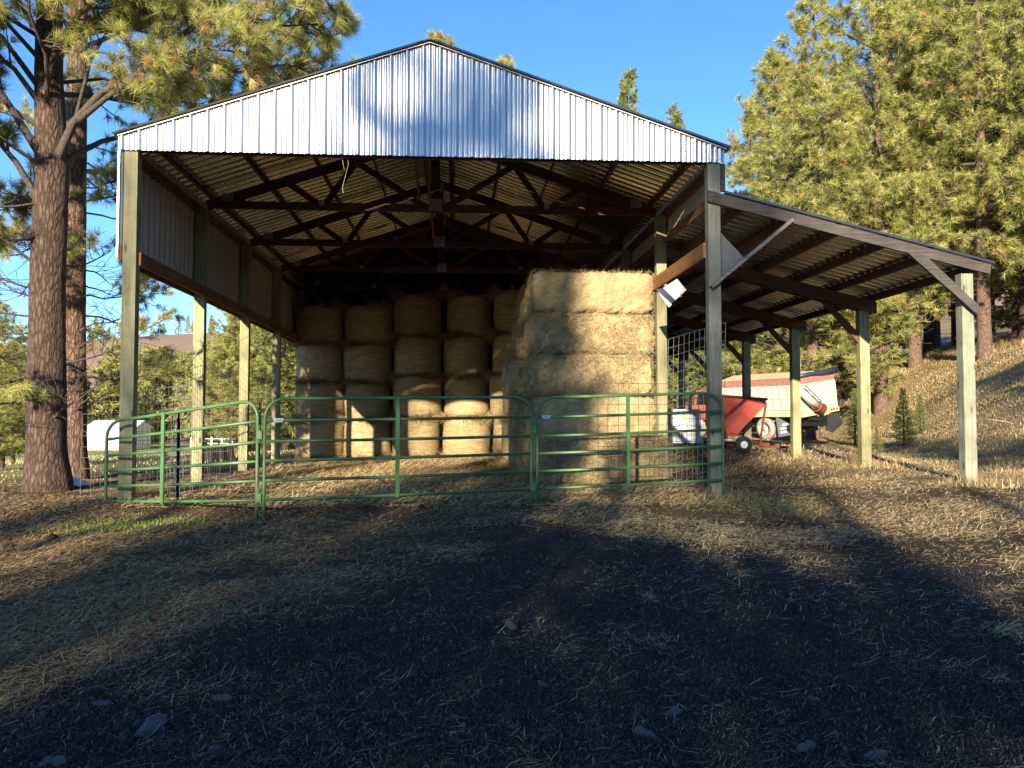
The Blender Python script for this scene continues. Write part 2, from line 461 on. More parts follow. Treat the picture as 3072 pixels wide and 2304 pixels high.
P = cluster([(.55, -1.6), (.9, -1.7), (1.3, -1.5), (.2, -1.9), (8.4, -.7), (8.9, -.75)], 2300, .28); n = len(P)
blades('green_grass', P, .02 + .05 * rng.random(n), np.full(n, .006), pal(n, [(.13, .22, .03), (.20, .27, .05)], [1, 1]), .9, ('short bright green grass sprouting beside the gates', 'grass'))
P = cluster([(12.2, -.3), (12.0, -.1), (12.1, .1), (12.2, 3.0), (12.0, 3.3), (12.1, 6.1), (8.4, -.1)], 2600, .20); n = len(P)
blades('dry_grass', P, .02 + .22 * rng.random(n) ** 3, .005 + .006 * rng.random(n), pal(n, [(.50, .40, .20), (.40, .30, .15), (.30, .21, .10)], [2, 2, 1]), 2.2, ('tufts of dry straw coloured grass round the lean-to posts', 'grass'))
# bank grass
n = 260000; Yb = 1 + 62 * rng.random(n) ** 1.5; Sb = -1.5 + 16 * rng.random(n); Xb = foot(Yb) + Sb
P = np.stack([Xb, Yb], 1); crest = sm(6, 9, Sb)
D = np.hypot(Xb - 4.6, Yb + 11.4)
hh = (.03 + .08 * rng.random(n)) * (1 + 5 * crest * rng.random(n) ** 3)
blades('bank_grass', P, hh, .0005 * D * (.6 + .8 * rng.random(n)), pal(n, [(.52, .42, .22), (.42, .32, .16), (.32, .22, .12), (.22, .21, .08)], [1.6, 3, 2.2, .8], .2) * (1.0 + 1.1 * fbm(Xb, Yb, .5, 4, 91))[:, None], 2.6, ('long dry yellow grass matted over the slope beside the barn', 'grass'))
n = 22000; Yp = 3 + 60 * rng.random(n); Xp = -30 + 29 * rng.random(n); D = np.hypot(Xp - 4.6, Yp + 11.4)
blades('meadow_grass', np.stack([Xp, Yp], 1), .03 + .08 * rng.random(n), .0008 * D, pal(n, [(.42, .40, .15), (.34, .36, .11), (.48, .40, .19)], [2, 2, 2]), 1.0, ('thin yellow green grass of the pasture left of the barn', 'grass'))

# ------------------------------------------------------------------ the barn
W = 8.42; ZE = 4.80; E0 = .20; PK = 1.41; NB = 7; BAY = 3.05; LB = NB * BAY
barn = thing('pole_barn', 'open-fronted metal pole barn with white ribbed gable, timber trusses and a lean-to on its right', 'barn', (W / 2, 0, 0))
PROF = [(0, .0), (.014, .030), (.042, .030), (.056, 0), (.098, 0), (.103, .009), (.121, .009), (.126, 0), (.166, 0), (.171, .009), (.189, .009), (.194, 0)]
PROF_ROOF = [(0, 0), (.022, .038), (.078, .038), (.100, 0)]
def ribbed(name, mat, O, U, N, T, ulen, lo, hi, parent=barn, seg=1, u0=0., PROF=PROF):
    """ribbed sheet: point(u,t) = O + U*u + T*t (+N*profile); t from lo(u) to hi(u)"""
    O, U, N, T = map(lambda a: np.array(a, float), (O, U, N, T))
    us = []; u = u0 - .229
    while u < ulen:
        for (a, h) in PROF:
            if u + a > .001 and u + a < ulen - .001: us.append((u + a, h))
        u += .229
    us = [(0, 0)] + us + [(ulen, 0)]
    V = []
    for (a, h) in us:
        l, hh = lo(a), hi(a)
        for k in range(seg + 1): V.append(O + U * a + N * h + T * (l + (hh - l) * k / seg))
    V = np.array(V); m = seg + 1; F = []
    for i in range(len(us) - 1):
        for k in range(seg): F.append((i * m + k, (i + 1) * m + k, (i + 1) * m + k + 1, i * m + k + 1))
    return link_mesh(name, V, np.array(F), mat, parent)
def roofz(x): return ZE + E0 + PK * (1 - abs(x - W / 2) / (W / 2))
ribbed('gable_siding', M['gable'], (-.03, -.03, 0), (1, 0, 0), (0, -1, 0), (0, 0, 1), W + .06, lambda u: ZE, lambda u: roofz(u - .03) - .005)
SL = math.hypot(W / 2 + .08, PK * (W / 2 + .08) / (W / 2)); sx = (W / 2) / math.hypot(W / 2, PK); sz = PK / math.hypot(W / 2, PK)
for side in (-1, 1):
    O = (W / 2, -.09, ZE + E0 + PK + .035)
    ribbed('roof_panel', M['roofmetal'], O, (0, 1, 0), (side * sz, 0, sx), (side * sx, 0, -sz), LB + .5, lambda u: .0, lambda u: SL + .04, PROF=PROF_ROOF)
# dark ridge cap and rake trim
b = MB()
b.prism([(W / 2 - .18, -.10, ZE + E0 + PK - .005), (W / 2, -.10, ZE + E0 + PK + .055), (W / 2 + .18, -.10, ZE + E0 + PK - .005), (W / 2, -.10, ZE + E0 + PK + .040)], (0, LB + .3, 0))
b.build('ridge_cap', M['trim_dark'], barn)
for side in (-1, 1):
    b = MB(); b.bar((W / 2, -.065, ZE + E0 + PK + .012), (W / 2 + side * (W / 2 + .05), -.065, ZE + E0 - .012), .02, .010); b.build('rake_trim', M['wallmetal'], barn)
# screws on gable
b = MB()
for i in range(1, 37):
    x = -.03 + i * .229 + .034
    if x > W: break
    for z in (ZE + .05, roofz(x) - .12, (ZE + roofz(x)) / 2 if i % 9 == 0 else None):
        if z: b.lathe([(0.0, .008), (.010, .006), (.010, 0)], (x - .23 + .0, -.031 - .019, z), (0, -1, 0), 6)
tag(b.build('screws', M['screw'], barn), kind='stuff')
# corner flashing
b = MB(); b.box((-.05, -.035, 3.30), (-.035, .08, ZE + .18)); b.box((-.05, -.045, 3.30), (-.022, -.036, ZE - .01)); b.build('corner_flashing', M['gable'], barn)
# main posts
for i in range(NB + 1):
    y = i * BAY
    MB().box((.02, y, -.6), (.20, y + .15, ZE - .005 if i else ZE - .002)).build('post', M['post'], barn)
for i in range(NB + 1):
    y = i * BAY
    MB().box((W - .21, y, -.6), (W - .03, y + .15, ZE - .002)).build('post', M['post_weathered' if i == 0 else 'post'], barn)
# doubled board beside right front post (dark flashing on its right above the lean-to)
MB().box((W - .027, .0, 4.38), (W + .05, .02, ZE - .004)).build('corner_board', M['grey_beam'], barn)
# left side: siding above the girt, girt, top plate
ribbed('side_siding', M['wallmetal'], (-.032, -.02, 0), (0, 1, 0), (-1, 0, 0), (0, 0, 1), LB + .1, lambda u: 3.36, lambda u: ZE + .238, PROF=[(a, -h) for a, h in PROF_ROOF])
MB().box((-.028, .155, 3.24), (.012, LB, 3.50)).box((-.022, -.02, 3.26), (.015, .155, 3.48)).build('girt', M['girt'], barn)
MB().box((.205, .06, 3.22), (.245, LB, 3.40)).build('girt', M['girt'], barn)
MB().box((-.026, .152, ZE - .06), (.014, LB, ZE + .12)).build('top_plate', M['girt'], barn)
# right side upper strip
ribbed('side_siding', M['wallmetal'], (W + .002, .16, 0), (0, 1, 0), (1, 0, 0), (0, 0, 1), LB - .1, lambda u: 4.36, lambda u: ZE + .2)
MB().box((W - .027, .152, ZE - .06), (W - .003, LB, ZE + .12)).build('top_plate', M['girt'], barn)
MB().box((W - .027, .152, 4.30), (W - .003, LB, 4.46)).build('girt', M['girt'], barn)
# horizontal board, first bay, right side: sunlight painted into its orange colour
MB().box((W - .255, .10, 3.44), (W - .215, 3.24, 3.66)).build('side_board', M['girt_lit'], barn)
# rear wall
ribbed('rear_siding', M['shade_metal'], (0, LB + .17, 0), (1, 0, 0), (0, 1, 0), (0, 0, 1), W, lambda u: .0, lambda u: roofz(u) + .05)
MB().box((.0, LB + .12, .0), (W, LB + .165, .2)).box((0, LB + .12, 2.3), (W, LB + .165, 2.5)).build('rear_girt', M['girt'], barn)
ribbed('side_siding', M['roofmetal'], (-.034, 13.0, 0), (0, 1, 0), (-1, 0, 0), (0, 0, 1), LB - 13., lambda u: .0, lambda u: 3.36)  # unseen left wall, added to block light from the rear bays
ribbed('side_siding', M['roofmetal'], (W + .002, 9.3, 0), (0, 1, 0), (1, 0, 0), (0, 0, 1), LB - 9.3, lambda u: .0, lambda u: 4.36)  # unseen right wall, added to shut out light from the lean-to
# purlins
for side in (-1, 1):
    for k in range(5):
        dx = .25 + k * .92
        x = W / 2 + side * dx; z = roofz(x) - .085
        MB().bar((x, .02, z), (x, LB, z), .04, .12, up=(side * sz, 0, sx)).build('purlin', M['truss'], barn)
# trusses
hw = W / 2
def truss(y, parent):
    tr = MB(); yy = y + .075; t = .045
    cb = ZE + .002; cz = cb + .07
    tr.bar((.21, yy, cz), (W - .21, yy, cz), t, .14, up=(0, 0, 1))
    chord = tr.build('truss', M['truss'], parent)
    lz = lambda x: roofz(x) - .235
    b = MB()
    for s in (-1, 1):
        b.bar((hw + s * .0, yy - .05, lz(hw) - 0.0), (hw + s * (hw - .22), yy - .05, lz(hw + s * (hw - .22)) - .0), .045, .17, up=(0, 0, 1))
    o = b.build('top_chord', M['truss'], chord_parent(chord), world=True)
    web = MB()
    for s in (-1, 1):
        for a, c in (((2.62, 1), (2.0, 0)), ((2.0, 0), (1.42, 1)), ((1.42, 1), (.12, 0))):
            p = (hw + s * a[0], yy + .048, lz(hw + s * a[0]) if a[1] else cz)
            q = (hw + s * c[0], yy + .048, lz(hw + s * c[0]) if c[1] else cz)
            web.bar(p, q, .04, .11, up=(0, 1, 0)) if False else web.bar(p, q, .11, .04, up=(0, 1, 0))
    web.box((hw - .08, yy + .03, cb + .02), (hw + .08, yy + .072, lz(hw)))
    web.build('web', M['truss'], chord)
    for s in (-1, 1):
        heel = MB()
        x0, x1 = hw + s * (hw - .215), hw + s * (hw - .86)
        heel.prism([(x0, yy - .024, cb + .141), (x1, yy - .024, cb + .141), (x1, yy - .024, lz(x1) - .0), (x0, yy - .024, lz(x0) + .02)], (0, .048, 0))
        heel.build('heel_block', M['truss'], chord)
    for x, w_, z0, z1 in ((hw, .24, cb + .01, cb + .23), (hw - 2.0, .10, cb + .07, cb + .17), (hw + 2.0, .10, cb + .07, cb + .17), (.58, .20, cb + .12, cb + .27), (W - .58, .20, cb + .12, cb + .27), (hw, .22, roofz(hw) - .42, roofz(hw) - .2)):
        n_ = max(3, int(w_ / .03)); pl = MB()
        for i in range(n_):
            xa = x - w_ / 2 + w_ * i / n_
            pl.box((xa, yy - .082, z0), (xa + w_ / n_ * .62, yy - .076, z1))
        pl.box((x - w_ / 2, yy - .078, z0 + .02), (x + w_ / 2, yy - .0755, z0 + .03))
        pl.box((x - w_ / 2, yy - .078, z1 - .03), (x + w_ / 2, yy - .0755, z1 - .02))
        pl.build('nail_plate', M['plate'], chord)
    return chord
def chord_parent(c): return c
# (children of a truss keep the barn's frame: the truss object sits at the barn origin)
_orig_link = link_mesh
def link_mesh(name, V, F, mat, parent=None, smooth=False, col=None, world=True):
    if parent is not None and parent.parent is not None and world:
        V = np.asarray(V, dtype=np.float32) - np.array(parent.parent.location, dtype=np.float32)
    return _orig_link(name, V, F, mat, parent, smooth, col, world)
for i in range(0, NB + 1):
    truss(i * BAY + (.03 if i == 0 else 0), barn)
# bracing near the middle of first bay + hanging twine
MB().bar((3.86, .12, 6.0), (3.93, 3.0, 5.02), .04, .14).build('sway_brace', M['girt'], barn)
MB().bar((4.06, .12, 6.15), (4.09, 6.0, 5.02), .04, .14).build('sway_brace', M['girt'], barn)
b = MB(); b.tube([(3.05, .1, ZE + .04), (3.06, .1, ZE - .1), (3.02, .12, ZE - .25), (2.97, .16, ZE - .42), (2.99, .14, ZE - .5)], .003, 5); b.build('hanging_twine', M['twine'], barn)
b = MB(); b.tube([(2.97, .11, ZE + .04), (2.985, .1, ZE - .08), (3.0, .12, ZE - .16)], .003, 5); b.build('hanging_twine', M['twine'], barn)
# ---- lean-to
XL = 12.08; SLP = .243
def lz(x): return 4.39 - SLP * (x - 8.2)
for i in range(NB + 1):
    y = i * BAY
    MB().box((XL - .09, y, -.5), (XL + .09, y + .15, lz(XL) - .21 - (.0 if i == 0 else .14))).build('lean_to_post', M['post_weathered' if i in (0,) else 'post'], barn)
MB().prism([(8.2, -.052, lz(8.2)), (12.42, -.052, lz(12.42)), (12.40, -.052, lz(12.40) - .145), (8.2, -.052, lz(8.2) - .165)], (0, .045, 0)).build('fascia_beam', M['grey_beam'], barn)
for i in range(1, NB + 1):
    y = i * BAY
    for dy in (-.045, .152):
        MB().prism([(W - .02, y + dy, lz(W) - .145), (12.3, y + dy, lz(12.3) - .145), (12.3, y + dy, lz(12.3) - .36), (W - .02, y + dy, lz(W) - .36)], (0, .04, 0)).build('rafter', M['truss'], barn)
    MB().bar((XL - .09, y + .075, lz(XL) - 1.02), (XL - .78, y + .075, lz(XL - .75) - .36), .04, .13, up=(0, 1, 0)).build('knee_brace', M['truss'], barn) if False else None
    b = MB(); b.prism([(XL - .095, y + .05, lz(XL) - .95), (XL - .095, y + .05, lz(XL) - .75), (XL - .62, y + .05, lz(XL - .6) - .362), (XL - .80, y + .05, lz(XL - .8) - .362)], (0, .045, 0)); b.build('knee_brace', M['truss'], barn)
for k in range(6):
    x = 8.75 + k * .70
    MB().bar((x, -.005, lz(x) - .075), (x, LB, lz(x) - .075), .04, .135, up=(SLP, 0, 1)).build('lean_to_purlin', M['truss'], barn)
nL = math.hypot(1, SLP)
ribbed('lean_to_roof', M['roofmetal'], (8.44, -.10, lz(8.44) + .012), (0, 1, 0), (SLP / nL, 0, 1 / nL), (1 / nL, 0, -SLP / nL), LB + .2, lambda u: 0, lambda u: 4.13, PROF=PROF_ROOF)
MB().bar((9.42, -.076, 3.97), (8.22, -.076, 2.98), .045, .10, up=(0, 1, 0)).build('knee_brace', M['brace'], barn)
bb = MB(); bb.prism([(11.12, -.10, 3.52), (11.28, -.10, 3.58), (12.20, -.10, 2.74), (12.16, -.10, 2.62)], (0, .045, 0)); bb.build('knee_brace', M['grey_beam'], barn)
MB().prism([(8.40, .0, 3.78), (8.74, .0, 3.42), (8.40, .0, 3.14)], (0, .02, 0)).build('gusset_board', M['plywood'], barn)
# pale sheet metal offcut nailed under the orange board, dark one beside it
b = MB(); b.prism([(7.93, 1.50, 3.22), (8.16, 1.50, 3.37), (8.31, 1.50, 3.19), (8.13, 1.50, 3.02)], (0, .012, 0)); b.build('tin_flap', M['white_paint'], barn)
b = MB(); b.prism([(7.82, 1.53, 3.20), (7.93, 1.53, 3.22), (8.13, 1.53, 3.02), (8.02, 1.53, 2.93)], (0, .012, 0)); b.build('tin_flap', M['tarp'], barn)
b = MB(); b.prism([(7.84, 1.49, 3.16), (8.07, 1.49, 2.95), (8.02, 1.49, 2.90), (7.99, 1.49, 2.94)], (0, .012, 0)); b.build('tin_flap', M['white_paint'], barn)
MB().bar((8.22, 1.5, 3.10), (8.36, 2.9, 3.20), .03, .05).build('thin_lath', M['girt_lit'], barn)

# ------------------------------------------------------------------ gates (green tube panels)
def gate(label, p0, z0, f0, p1, z1, f1, upr, tagat=None, clamp=True, drop=0.):
    """p0,p1 = (x,y) ends; z = centre height of the bottom rail; f = foot height"""
    g = thing('farm_gate', label, 'gate', ((p0[0] + p1[0]) / 2, (p0[1] + p1[1]) / 2, min(f0, f1)), 'green tube gates across the barn front')
    a, c = np.array([*p0, z0]), np.array([*p1, z1]); H = 1.23; r = .021
    u = (c - a) / np.linalg.norm(c - a); L = np.linalg.norm(c - a); up = np.array([0, 0, 1.])
    P = lambda s, h: tuple(a + u * s + up * (h * (1 - drop * (1 - s / L))))
    pts = [(*p0, f0 - .05), P(0, 0), P(0, H - .24)]
    for k in range(1, 7): t = k / 7 * math.pi / 2; pts.append(P(.24 - .24 * math.cos(t), H - .24 + .24 * math.sin(t)))
    pts += [P(.24, H), P(L - .24, H)]
    for k in range(1, 7): t = k / 7 * math.pi / 2; pts.append(P(L - .24 + .24 * math.sin(t), H - .24 + .24 * math.cos(t)))
    pts += [P(L, H - .24), P(L, 0), (*p1, f1 - .05)]
    MB().tube(pts, r, 10).build('frame', M['gate_green'], g, True)
    for h in (0, .235, .475, .71, .965):
        sag = -.006
        MB().tube([P(.018, h), P(L * .33, h + sag), P(L * .66, h + sag), P(L - .018, h)], .0195, 8).build('rail', M['gate_green'], g, True)
    nrm = np.cross(u, up)
    if nrm[1] > 0: nrm = -nrm
    for s in upr:
        q0 = a + u * s + nrm * .028 - up * .03; q1 = q0 + up * (H * (1 - drop * (1 - s / L)) + .05)
        MB().bar(tuple(q0), tuple(q1), .05, .022, up=tuple(nrm)).build('upright', M['gate_green'], g)
    if clamp:
        for h in (.03, .80):
            q = a + u * (L + .03) + up * h
            MB().box((q[0] - .028, q[1] - .035, q[2] - .05), (q[0] + .035, q[1] + .02, q[2] + .05)).tube([(q[0], q[1] - .01, q[2] - .10), (q[0], q[1] - .01, q[2] + .12)], .011, 6).build('hinge_clamp', M['gate_green'], g)
    if tagat is not None:
        q = a + u * tagat + up * .965 + nrm * .024
        V = [tuple(q + u * x + up * z) for x, z in ((-.065, .012), (-.05, .024), (.05, .024), (.065, .012), (.045, -.022), (-.045, -.022))]
        t = MB().prism(V, tuple(nrm * .003)).build('name_tag', M['label'], g)
        q2 = q + nrm * .0055
        b = MB()
        for k in range(6):
            x = -.038 + k * .0145
            b.prism([tuple(q2 + u * (x + dx) + up * dz) for dx, dz in ((0, -.008), (.009, -.008), (.009, .008), (0, .008))], tuple(nrm * .001))
        b.build('tag_print', M['label_ink'], t)
    return g
gate('green gate at the far left, angled back to the left barn post', (-.08, -.14), .0, -.09, (2.17, -1.25), .11, -.14, [1.02], drop=.14)
gate('wide middle green gate between the two hinged joints, in front of the round bales', (2.27, -1.31), .12, -.16, (5.60, -.52), .165, -.11, [1.62], .16)
gate('green gate at the right, reaching the right front post before the square bales', (5.69, -.42), .16, -.11, (8.36, -.10), .245, .04, [1.28], .12, False)

ch = thing('gate_chain', 'short steel chain hanging where the middle and right gates meet', 'chain', (5.64, -.50, .55))
b = MB()
for k in range(13):
    z = .86 - k * .032; c_ = (5.635 + .008 * math.sin(k * .7), -.505, z); ang = math.pi / 2 * (k % 2)
    b.tube([(c_[0] + .009 * math.cos(t) * math.cos(ang), c_[1] + .009 * math.cos(t) * math.sin(ang), c_[2] + .022 * math.sin(t)) for t in [2 * math.pi * q / 8 for q in range(8)]], .0035, 4, closed=True)
tag(b.build('links', M['plate'], ch), kind='stuff')
# ------------------------------------------------------------------ wire panels, steel posts
def wire_panel(label, o, u, v, nu, nv, r, mat, group=None, ufun=None):
    """grid of rods; o origin, u and v full edge vectors, nu x nv cells"""
    o, u, v = map(lambda a: np.array(a, float), (o, u, v))
    t = thing('wire_panel', label, 'wire panel', tuple(o), group)
    b = MB()
    for i in range(nu + 1):
        p = o + u * i / nu
        mid = p + v * .5 + rng.normal(0, .006, 3)
        b.tube([tuple(p), tuple(mid), tuple(p + v)], r, 4)
    b.build('upright_wires', mat, t)
    b = MB(); off = np.cross(u, v); off = off / np.linalg.norm(off) * r * 1.9
    for j in range(nv + 1):
        p = o + v * j / nv + off
        b.tube([tuple(p), tuple(p + u * .5 + rng.normal(0, .006, 3)), tuple(p + u)], r, 4)
    b.build('cross_wires', mat, t)
    return t
G = 'cattle panels wired to the barn'
wire_panel('tall square mesh fence along the left row of barn posts', (.012 - .03, .2, .0), (0, 15.0, 0), (0, 0, 2.22), 100, 17, .0028, M['rust_wire'], G)
wire_panel('short pale wire panel leaning behind the left gate, nearest the big pine', (-.30, -.02, .02), (1.15, .10, .20), (.05, .05, 1.36), 7, 9, .0022, M['galv_wire'], G)
wire_panel('pale wire panel with its raised corner leaning behind the left gate', (.62, .18, .05), (.55, .03, .08), (-.20, .22, 1.48), 5, 10, .0024, M['galv_wire'], G)
wire_panel('long wire panel sagging across behind the left gate', (-.62, .34, -.05), (2.1, -.25, .10), (0, .02, 1.22), 15, 8, .002, M['galv_wire'], G)
wire_panel('rusty wire panel standing against the right gate before the square bales', (6.56, -.20, .28), (1.78, .22, .0), (0, 0, 1.32), 12, 9, .003, M['rust_wire'], G)
wire_panel('slanting square mesh panel propped behind the right front post', (7.72, .62, .0), (.88, .0, .26), (.06, .0, 2.30), 11, 17, .0032, M['galv_wire'], G)
def tpost(label, x, y, z1, w=.045):
    t = thing('steel_fence_post', label, 'fence post', (x, y, gz(x, y)), 'dark steel fence posts')
    MB().box((x - .004, y - w / 2, -.4), (x + .004, y + w / 2, z1)).box((x - w / 2, y + w / 2, -.4), (x + w / 2, y + w / 2 + .006, z1)).build('shaft', M['tpost'], t)
    b = MB()
    for k in range(int((z1 - .1) / .08)): b.box((x - .008, y - w / 2 - .008, .05 + k * .08), (x + .008, y - w / 2 - .001, .07 + k * .08))
    if b.n: b.build('studs', M['galv_wire'], t)
tpost('dark steel post right behind the upright of the left gate', .90, -.30, 1.2)
tpost('short dark steel post in the grass behind the left gate', -.76, 4.0, .52, .07)
tpost('dark steel post between the second and third left barn posts', .33, 6.6, 1.45)

# ------------------------------------------------------------------ hay
M['hay_round'] = obj_variation(net_lines(mat_attr('round_bale_hay', .85, 0, 26, .45, .012, 90)))
M['hay_square'] = obj_variation(mat_attr('square_bale_hay', .85, 0, 34, .6, .016, 80), .85)
def stalks(P, N, L, W_, spread=.8):
    n = len(P); d = N + rng.normal(0, spread, (n, 3)); d /= np.linalg.norm(d, axis=1)[:, None]
    s = np.cross(d, rng.normal(0, 1, (n, 3))); s /= np.linalg.norm(s, axis=1)[:, None]
    V = np.stack([P - s * W_[:, None] / 2, P + s * W_[:, None] / 2, P + d * L[:, None]], 1).reshape(-1, 3)
    F = np.arange(n * 3).reshape(-1, 3); return V, F
def round_bale_mesh(seed, R0, H, green=0.):
    r = np.random.default_rng(seed); nt_, nh = 72, 22
    th = np.linspace(0, 2 * np.pi, nt_, endpoint=False); zz = np.linspace(0, 1, nh)
    T, Z = np.meshgrid(th, zz)
    edge = np.minimum(Z, 1 - Z); bulge = 1 - .085 * np.exp(-edge / .045)
    rad = R0 * bulge * (1 + .02 * (Z - .5) * (1 if seed % 2 else -1) + .03 * np.sin(Z * 3.14) + .05 * fbm(T * 1.5 + seed * 9, Z * 3, 1.3, 3, seed) + .004 * np.sin(Z * 95 + seed) + .02 * fbm(T * 3, Z * 30, 1, 3, seed + 3))
    V = np.stack([rad * np.cos(T), rad * np.sin(T), Z * H], 2).reshape(-1, 3)
    F = []
    for j in range(nh - 1):
        for i in range(nt_): F.append((j * nt_ + i, j * nt_ + (i + 1) % nt_, (j + 1) * nt_ + (i + 1) % nt_, (j + 1) * nt_ + i))
    n0 = len(V); V = np.concatenate([V, [[0, 0, .02], [0, 0, H - .02]]])
    tri = []
    for i in range(nt_):
        tri.append((n0, (i + 1) % nt_, i, i)); k = (nh - 1) * nt_; tri.append((n0 + 1, k + i, k + (i + 1) % nt_, k + (i + 1) % nt_))
    me_f = [tuple(f) for f in F] + [t[:3] for t in tri]
    # stalks: fringe at rims + fuzz
    ns = 6500; a = r.random(ns) * 6.283; top = r.random(ns) < .62
    z = np.where(top, H - np.abs(r.normal(0, .04, ns)), np.abs(r.normal(0, .04, ns))); fz = r.random(ns) < .30; z = np.where(fz, r.random(ns) * H, z)
    P = np.stack([np.cos(a) * R0 * .965, np.sin(a) * R0 * .965, z], 1); N = np.stack([np.cos(a), np.sin(a), np.where(top, .25, -.5)], 1) * .8
    L = np.where(fz, .04, (.07 + .24 * r.random(ns) ** 2.5) * (.9 + np.sin(a * 3 + seed))); SV, SF = stalks(P, N, L, np.full(ns, .011), .7)
    me_f += [tuple(f + len(V)) for f in SF]
    C = np.tile(np.array([.50, .385, .21]), (len(V), 1)) * (1 + .8 * fbm(np.arctan2(V[:, 1], V[:, 0]) * 2.5 + seed, V[:, 2] * 22, 1.0, 4, seed + 5, .7))[:, None]
    C2 = np.repeat(pal(ns, [(.52, .38, .19), (.42, .29, .14), (.34, .30, .13)], [2, 2, 1]), 3, 0)
    return np.concatenate([V, SV]), me_f, np.concatenate([C, C2])
rb = []
for k in range(4):
    V, F, C = round_bale_mesh(5 + k, .655, 1.09); o = link_mesh('round_bale', V, F, M['hay_round'], None, False, C)
    me = o.data; me.polygons.foreach_set('use_smooth', np.array([len(p.vertices) == 4 for p in me.polygons])); rb.append(o)
used = set()
def place_mesh(src, k, loc, rot, sc, label, cat, group):
    global used
    if (src[k].name in used): o = src[k].copy(); COL.objects.link(o)
    else: o = src[k]; used.add(o.name)
    o.location = loc; o.rotation_euler = rot; o.scale = sc
    return tag(o, label, cat, group)
ordn = ['bottom', 'second from the ground', 'third from the ground', 'top']
cols = [('leftmost stack by the open side', .75, 11.9, 1.06, 4), ('second stack from the left', 2.09, 11.95, 1.06, 4), ('third stack from the left', 3.48, 11.8, 1.14, 4),
        ('fourth stack from the left', 4.90, 11.8, 1.14, 4), ('fifth stack, beside the square bales', 6.22, 10.9, 1.14, 4)]
for ci, (nm, x, y, h, n) in enumerate(cols):
    for lv in range(n):
        hh = h * (1 + .0 * lv); dx, dy = random.uniform(-.04, .04), random.uniform(-.05, .05)
        place_mesh(rb, (ci * 3 + lv * 2 + lv // 2) % 4, (x + dx, y + dy, lv * h + .0), (random.uniform(-.022, .022), random.uniform(-.022, .022), random.uniform(0, 6.28)), (random.uniform(.93, 1.04), random.uniform(.93, 1.04), h / 1.09),
                   'round bale, %s in the %s' % (ordn[lv], nm), 'round bale', 'round hay bales stacked on end in the barn')
for ci in range(2):   # nearer pair in front of the fifth stack
    place_mesh(rb, (ci + 1) % 4, (6.40 + .03 * ci, 9.2, ci * 1.08), (0, 0, 1 + ci), (1, 1, 1), 'round hay bale before the fifth stack, %s one of the pair' % ('lower' if ci == 0 else 'upper'), 'round bale', 'round hay bales stacked on end in the barn')
for ci, x in enumerate([.80, 2.16, 3.56, 4.98]):   # second row behind, added to darken the gaps between stacks
    for lv in range(4):
        place_mesh(rb, (ci + lv * 3) % 4, (x + .05, 13.25, lv * 1.07), (0, 0, ci + lv * 2), (1, 1, 1), 'round hay bale of the added rear row, darkening the gaps between front stacks', 'round bale', 'added rear row of round bales')

def square_bale_mesh(seed, L, Dp, H):
    r = np.random.default_rng(seed); V = []; F = []
    nx, ny, nz = 72, 36, 26
    def face(fn, na, nb):
        base = len(V)
        for j in range(nb + 1):
            for i in range(na + 1): V.append(fn(i / na * 2 - 1, j / nb * 2 - 1))
        for j in range(nb):
            for i in range(na):
                a = base + j * (na + 1) + i; F.append((a, a + 1, a + na + 2, a + na + 1))
    face(lambda a, b: (a, -1, b), nx, nz); face(lambda a, b: (-a, 1, b), nx, nz)
    face(lambda a, b: (-1, -a, b), ny, nz); face(lambda a, b: (1, a, b), ny, nz)
    face(lambda a, b: (a, b, 1), nx, ny); face(lambda a, b: (-a, b, -1), nx, ny)
    V = np.array(V, float); S = np.array([L / 2, Dp / 2, H / 2])
    # rounded box
    rr = .13; q = V * S; inner = np.clip(q, -(S - rr), S - rr); d = q - inner; l = np.linalg.norm(d, axis=1)[:, None]
    nrm = np.where(l > 1e-6, d / np.maximum(l, 1e-6), 0); q = np.where(l > 1e-6, inner + nrm * rr, q)
    k = .065 * fbm(q[:, 0] * 2 + q[:, 1] * 2 + seed * 5, q[:, 2] * 2.5 + q[:, 1], 1.2, 3, seed) + .06 * fbm(q[:, 0] * 14 + q[:, 1] * 9, q[:, 2] * 14 + seed, 1, 3, seed + 2)
    bul = .035 * (1 - (q[:, 2] / (H / 2)) ** 2)
    q = q + nrm * k[:, None]; q[:, :2] *= (1 + (bul + k * .5) / .9)[:, None] * .985
    q[:, 2] += H / 2
    n = 17000
    fc = r.random(n); P = np.stack([r.random(n) * 2 - 1, r.random(n) * 2 - 1, r.random(n) * 2 - 1], 1); N = np.zeros((n, 3))
    m0 = fc < .5; P[m0, 1] = -1; N[m0, 1] = -1
    m1 = (fc >= .5) & (fc < .72); P[m1, 0] = -1; N[m1, 0] = -1
    m2 = (fc >= .72) & (fc < .86); P[m2, 0] = 1; N[m2, 0] = 1
    m3 = fc >= .86; P[m3, 2] = 1; N[m3, 2] = 1
    P = P * S * np.array([.985, .985, .96]); P += N * .02; P[:, 2] += H / 2
    SV, SF = stalks(P, N * .7, .03 + .06 * r.random(n) ** 2 + .03 * (r.random(n) < .1), np.full(n, .007), .8)
    Fl = [tuple(f) for f in F] + [tuple(f + len(q)) for f in SF]
    C = np.tile(np.array([.47, .36, .195]), (len(q), 1)) * (1 + .9 * fbm(q[:, 0] * 9 + q[:, 1] * 7, q[:, 2] * 9 + seed, 1.0, 5, seed + 5, .75))[:, None]
    C2 = np.repeat(pal(n, [(.56, .45, .26), (.44, .33, .17), (.27, .195, .10), (.38, .36, .18)], [3, 2, 1.2, .7]), 3, 0)
    return np.concatenate([q, SV]), Fl, np.concatenate([C, C2])
sb = []
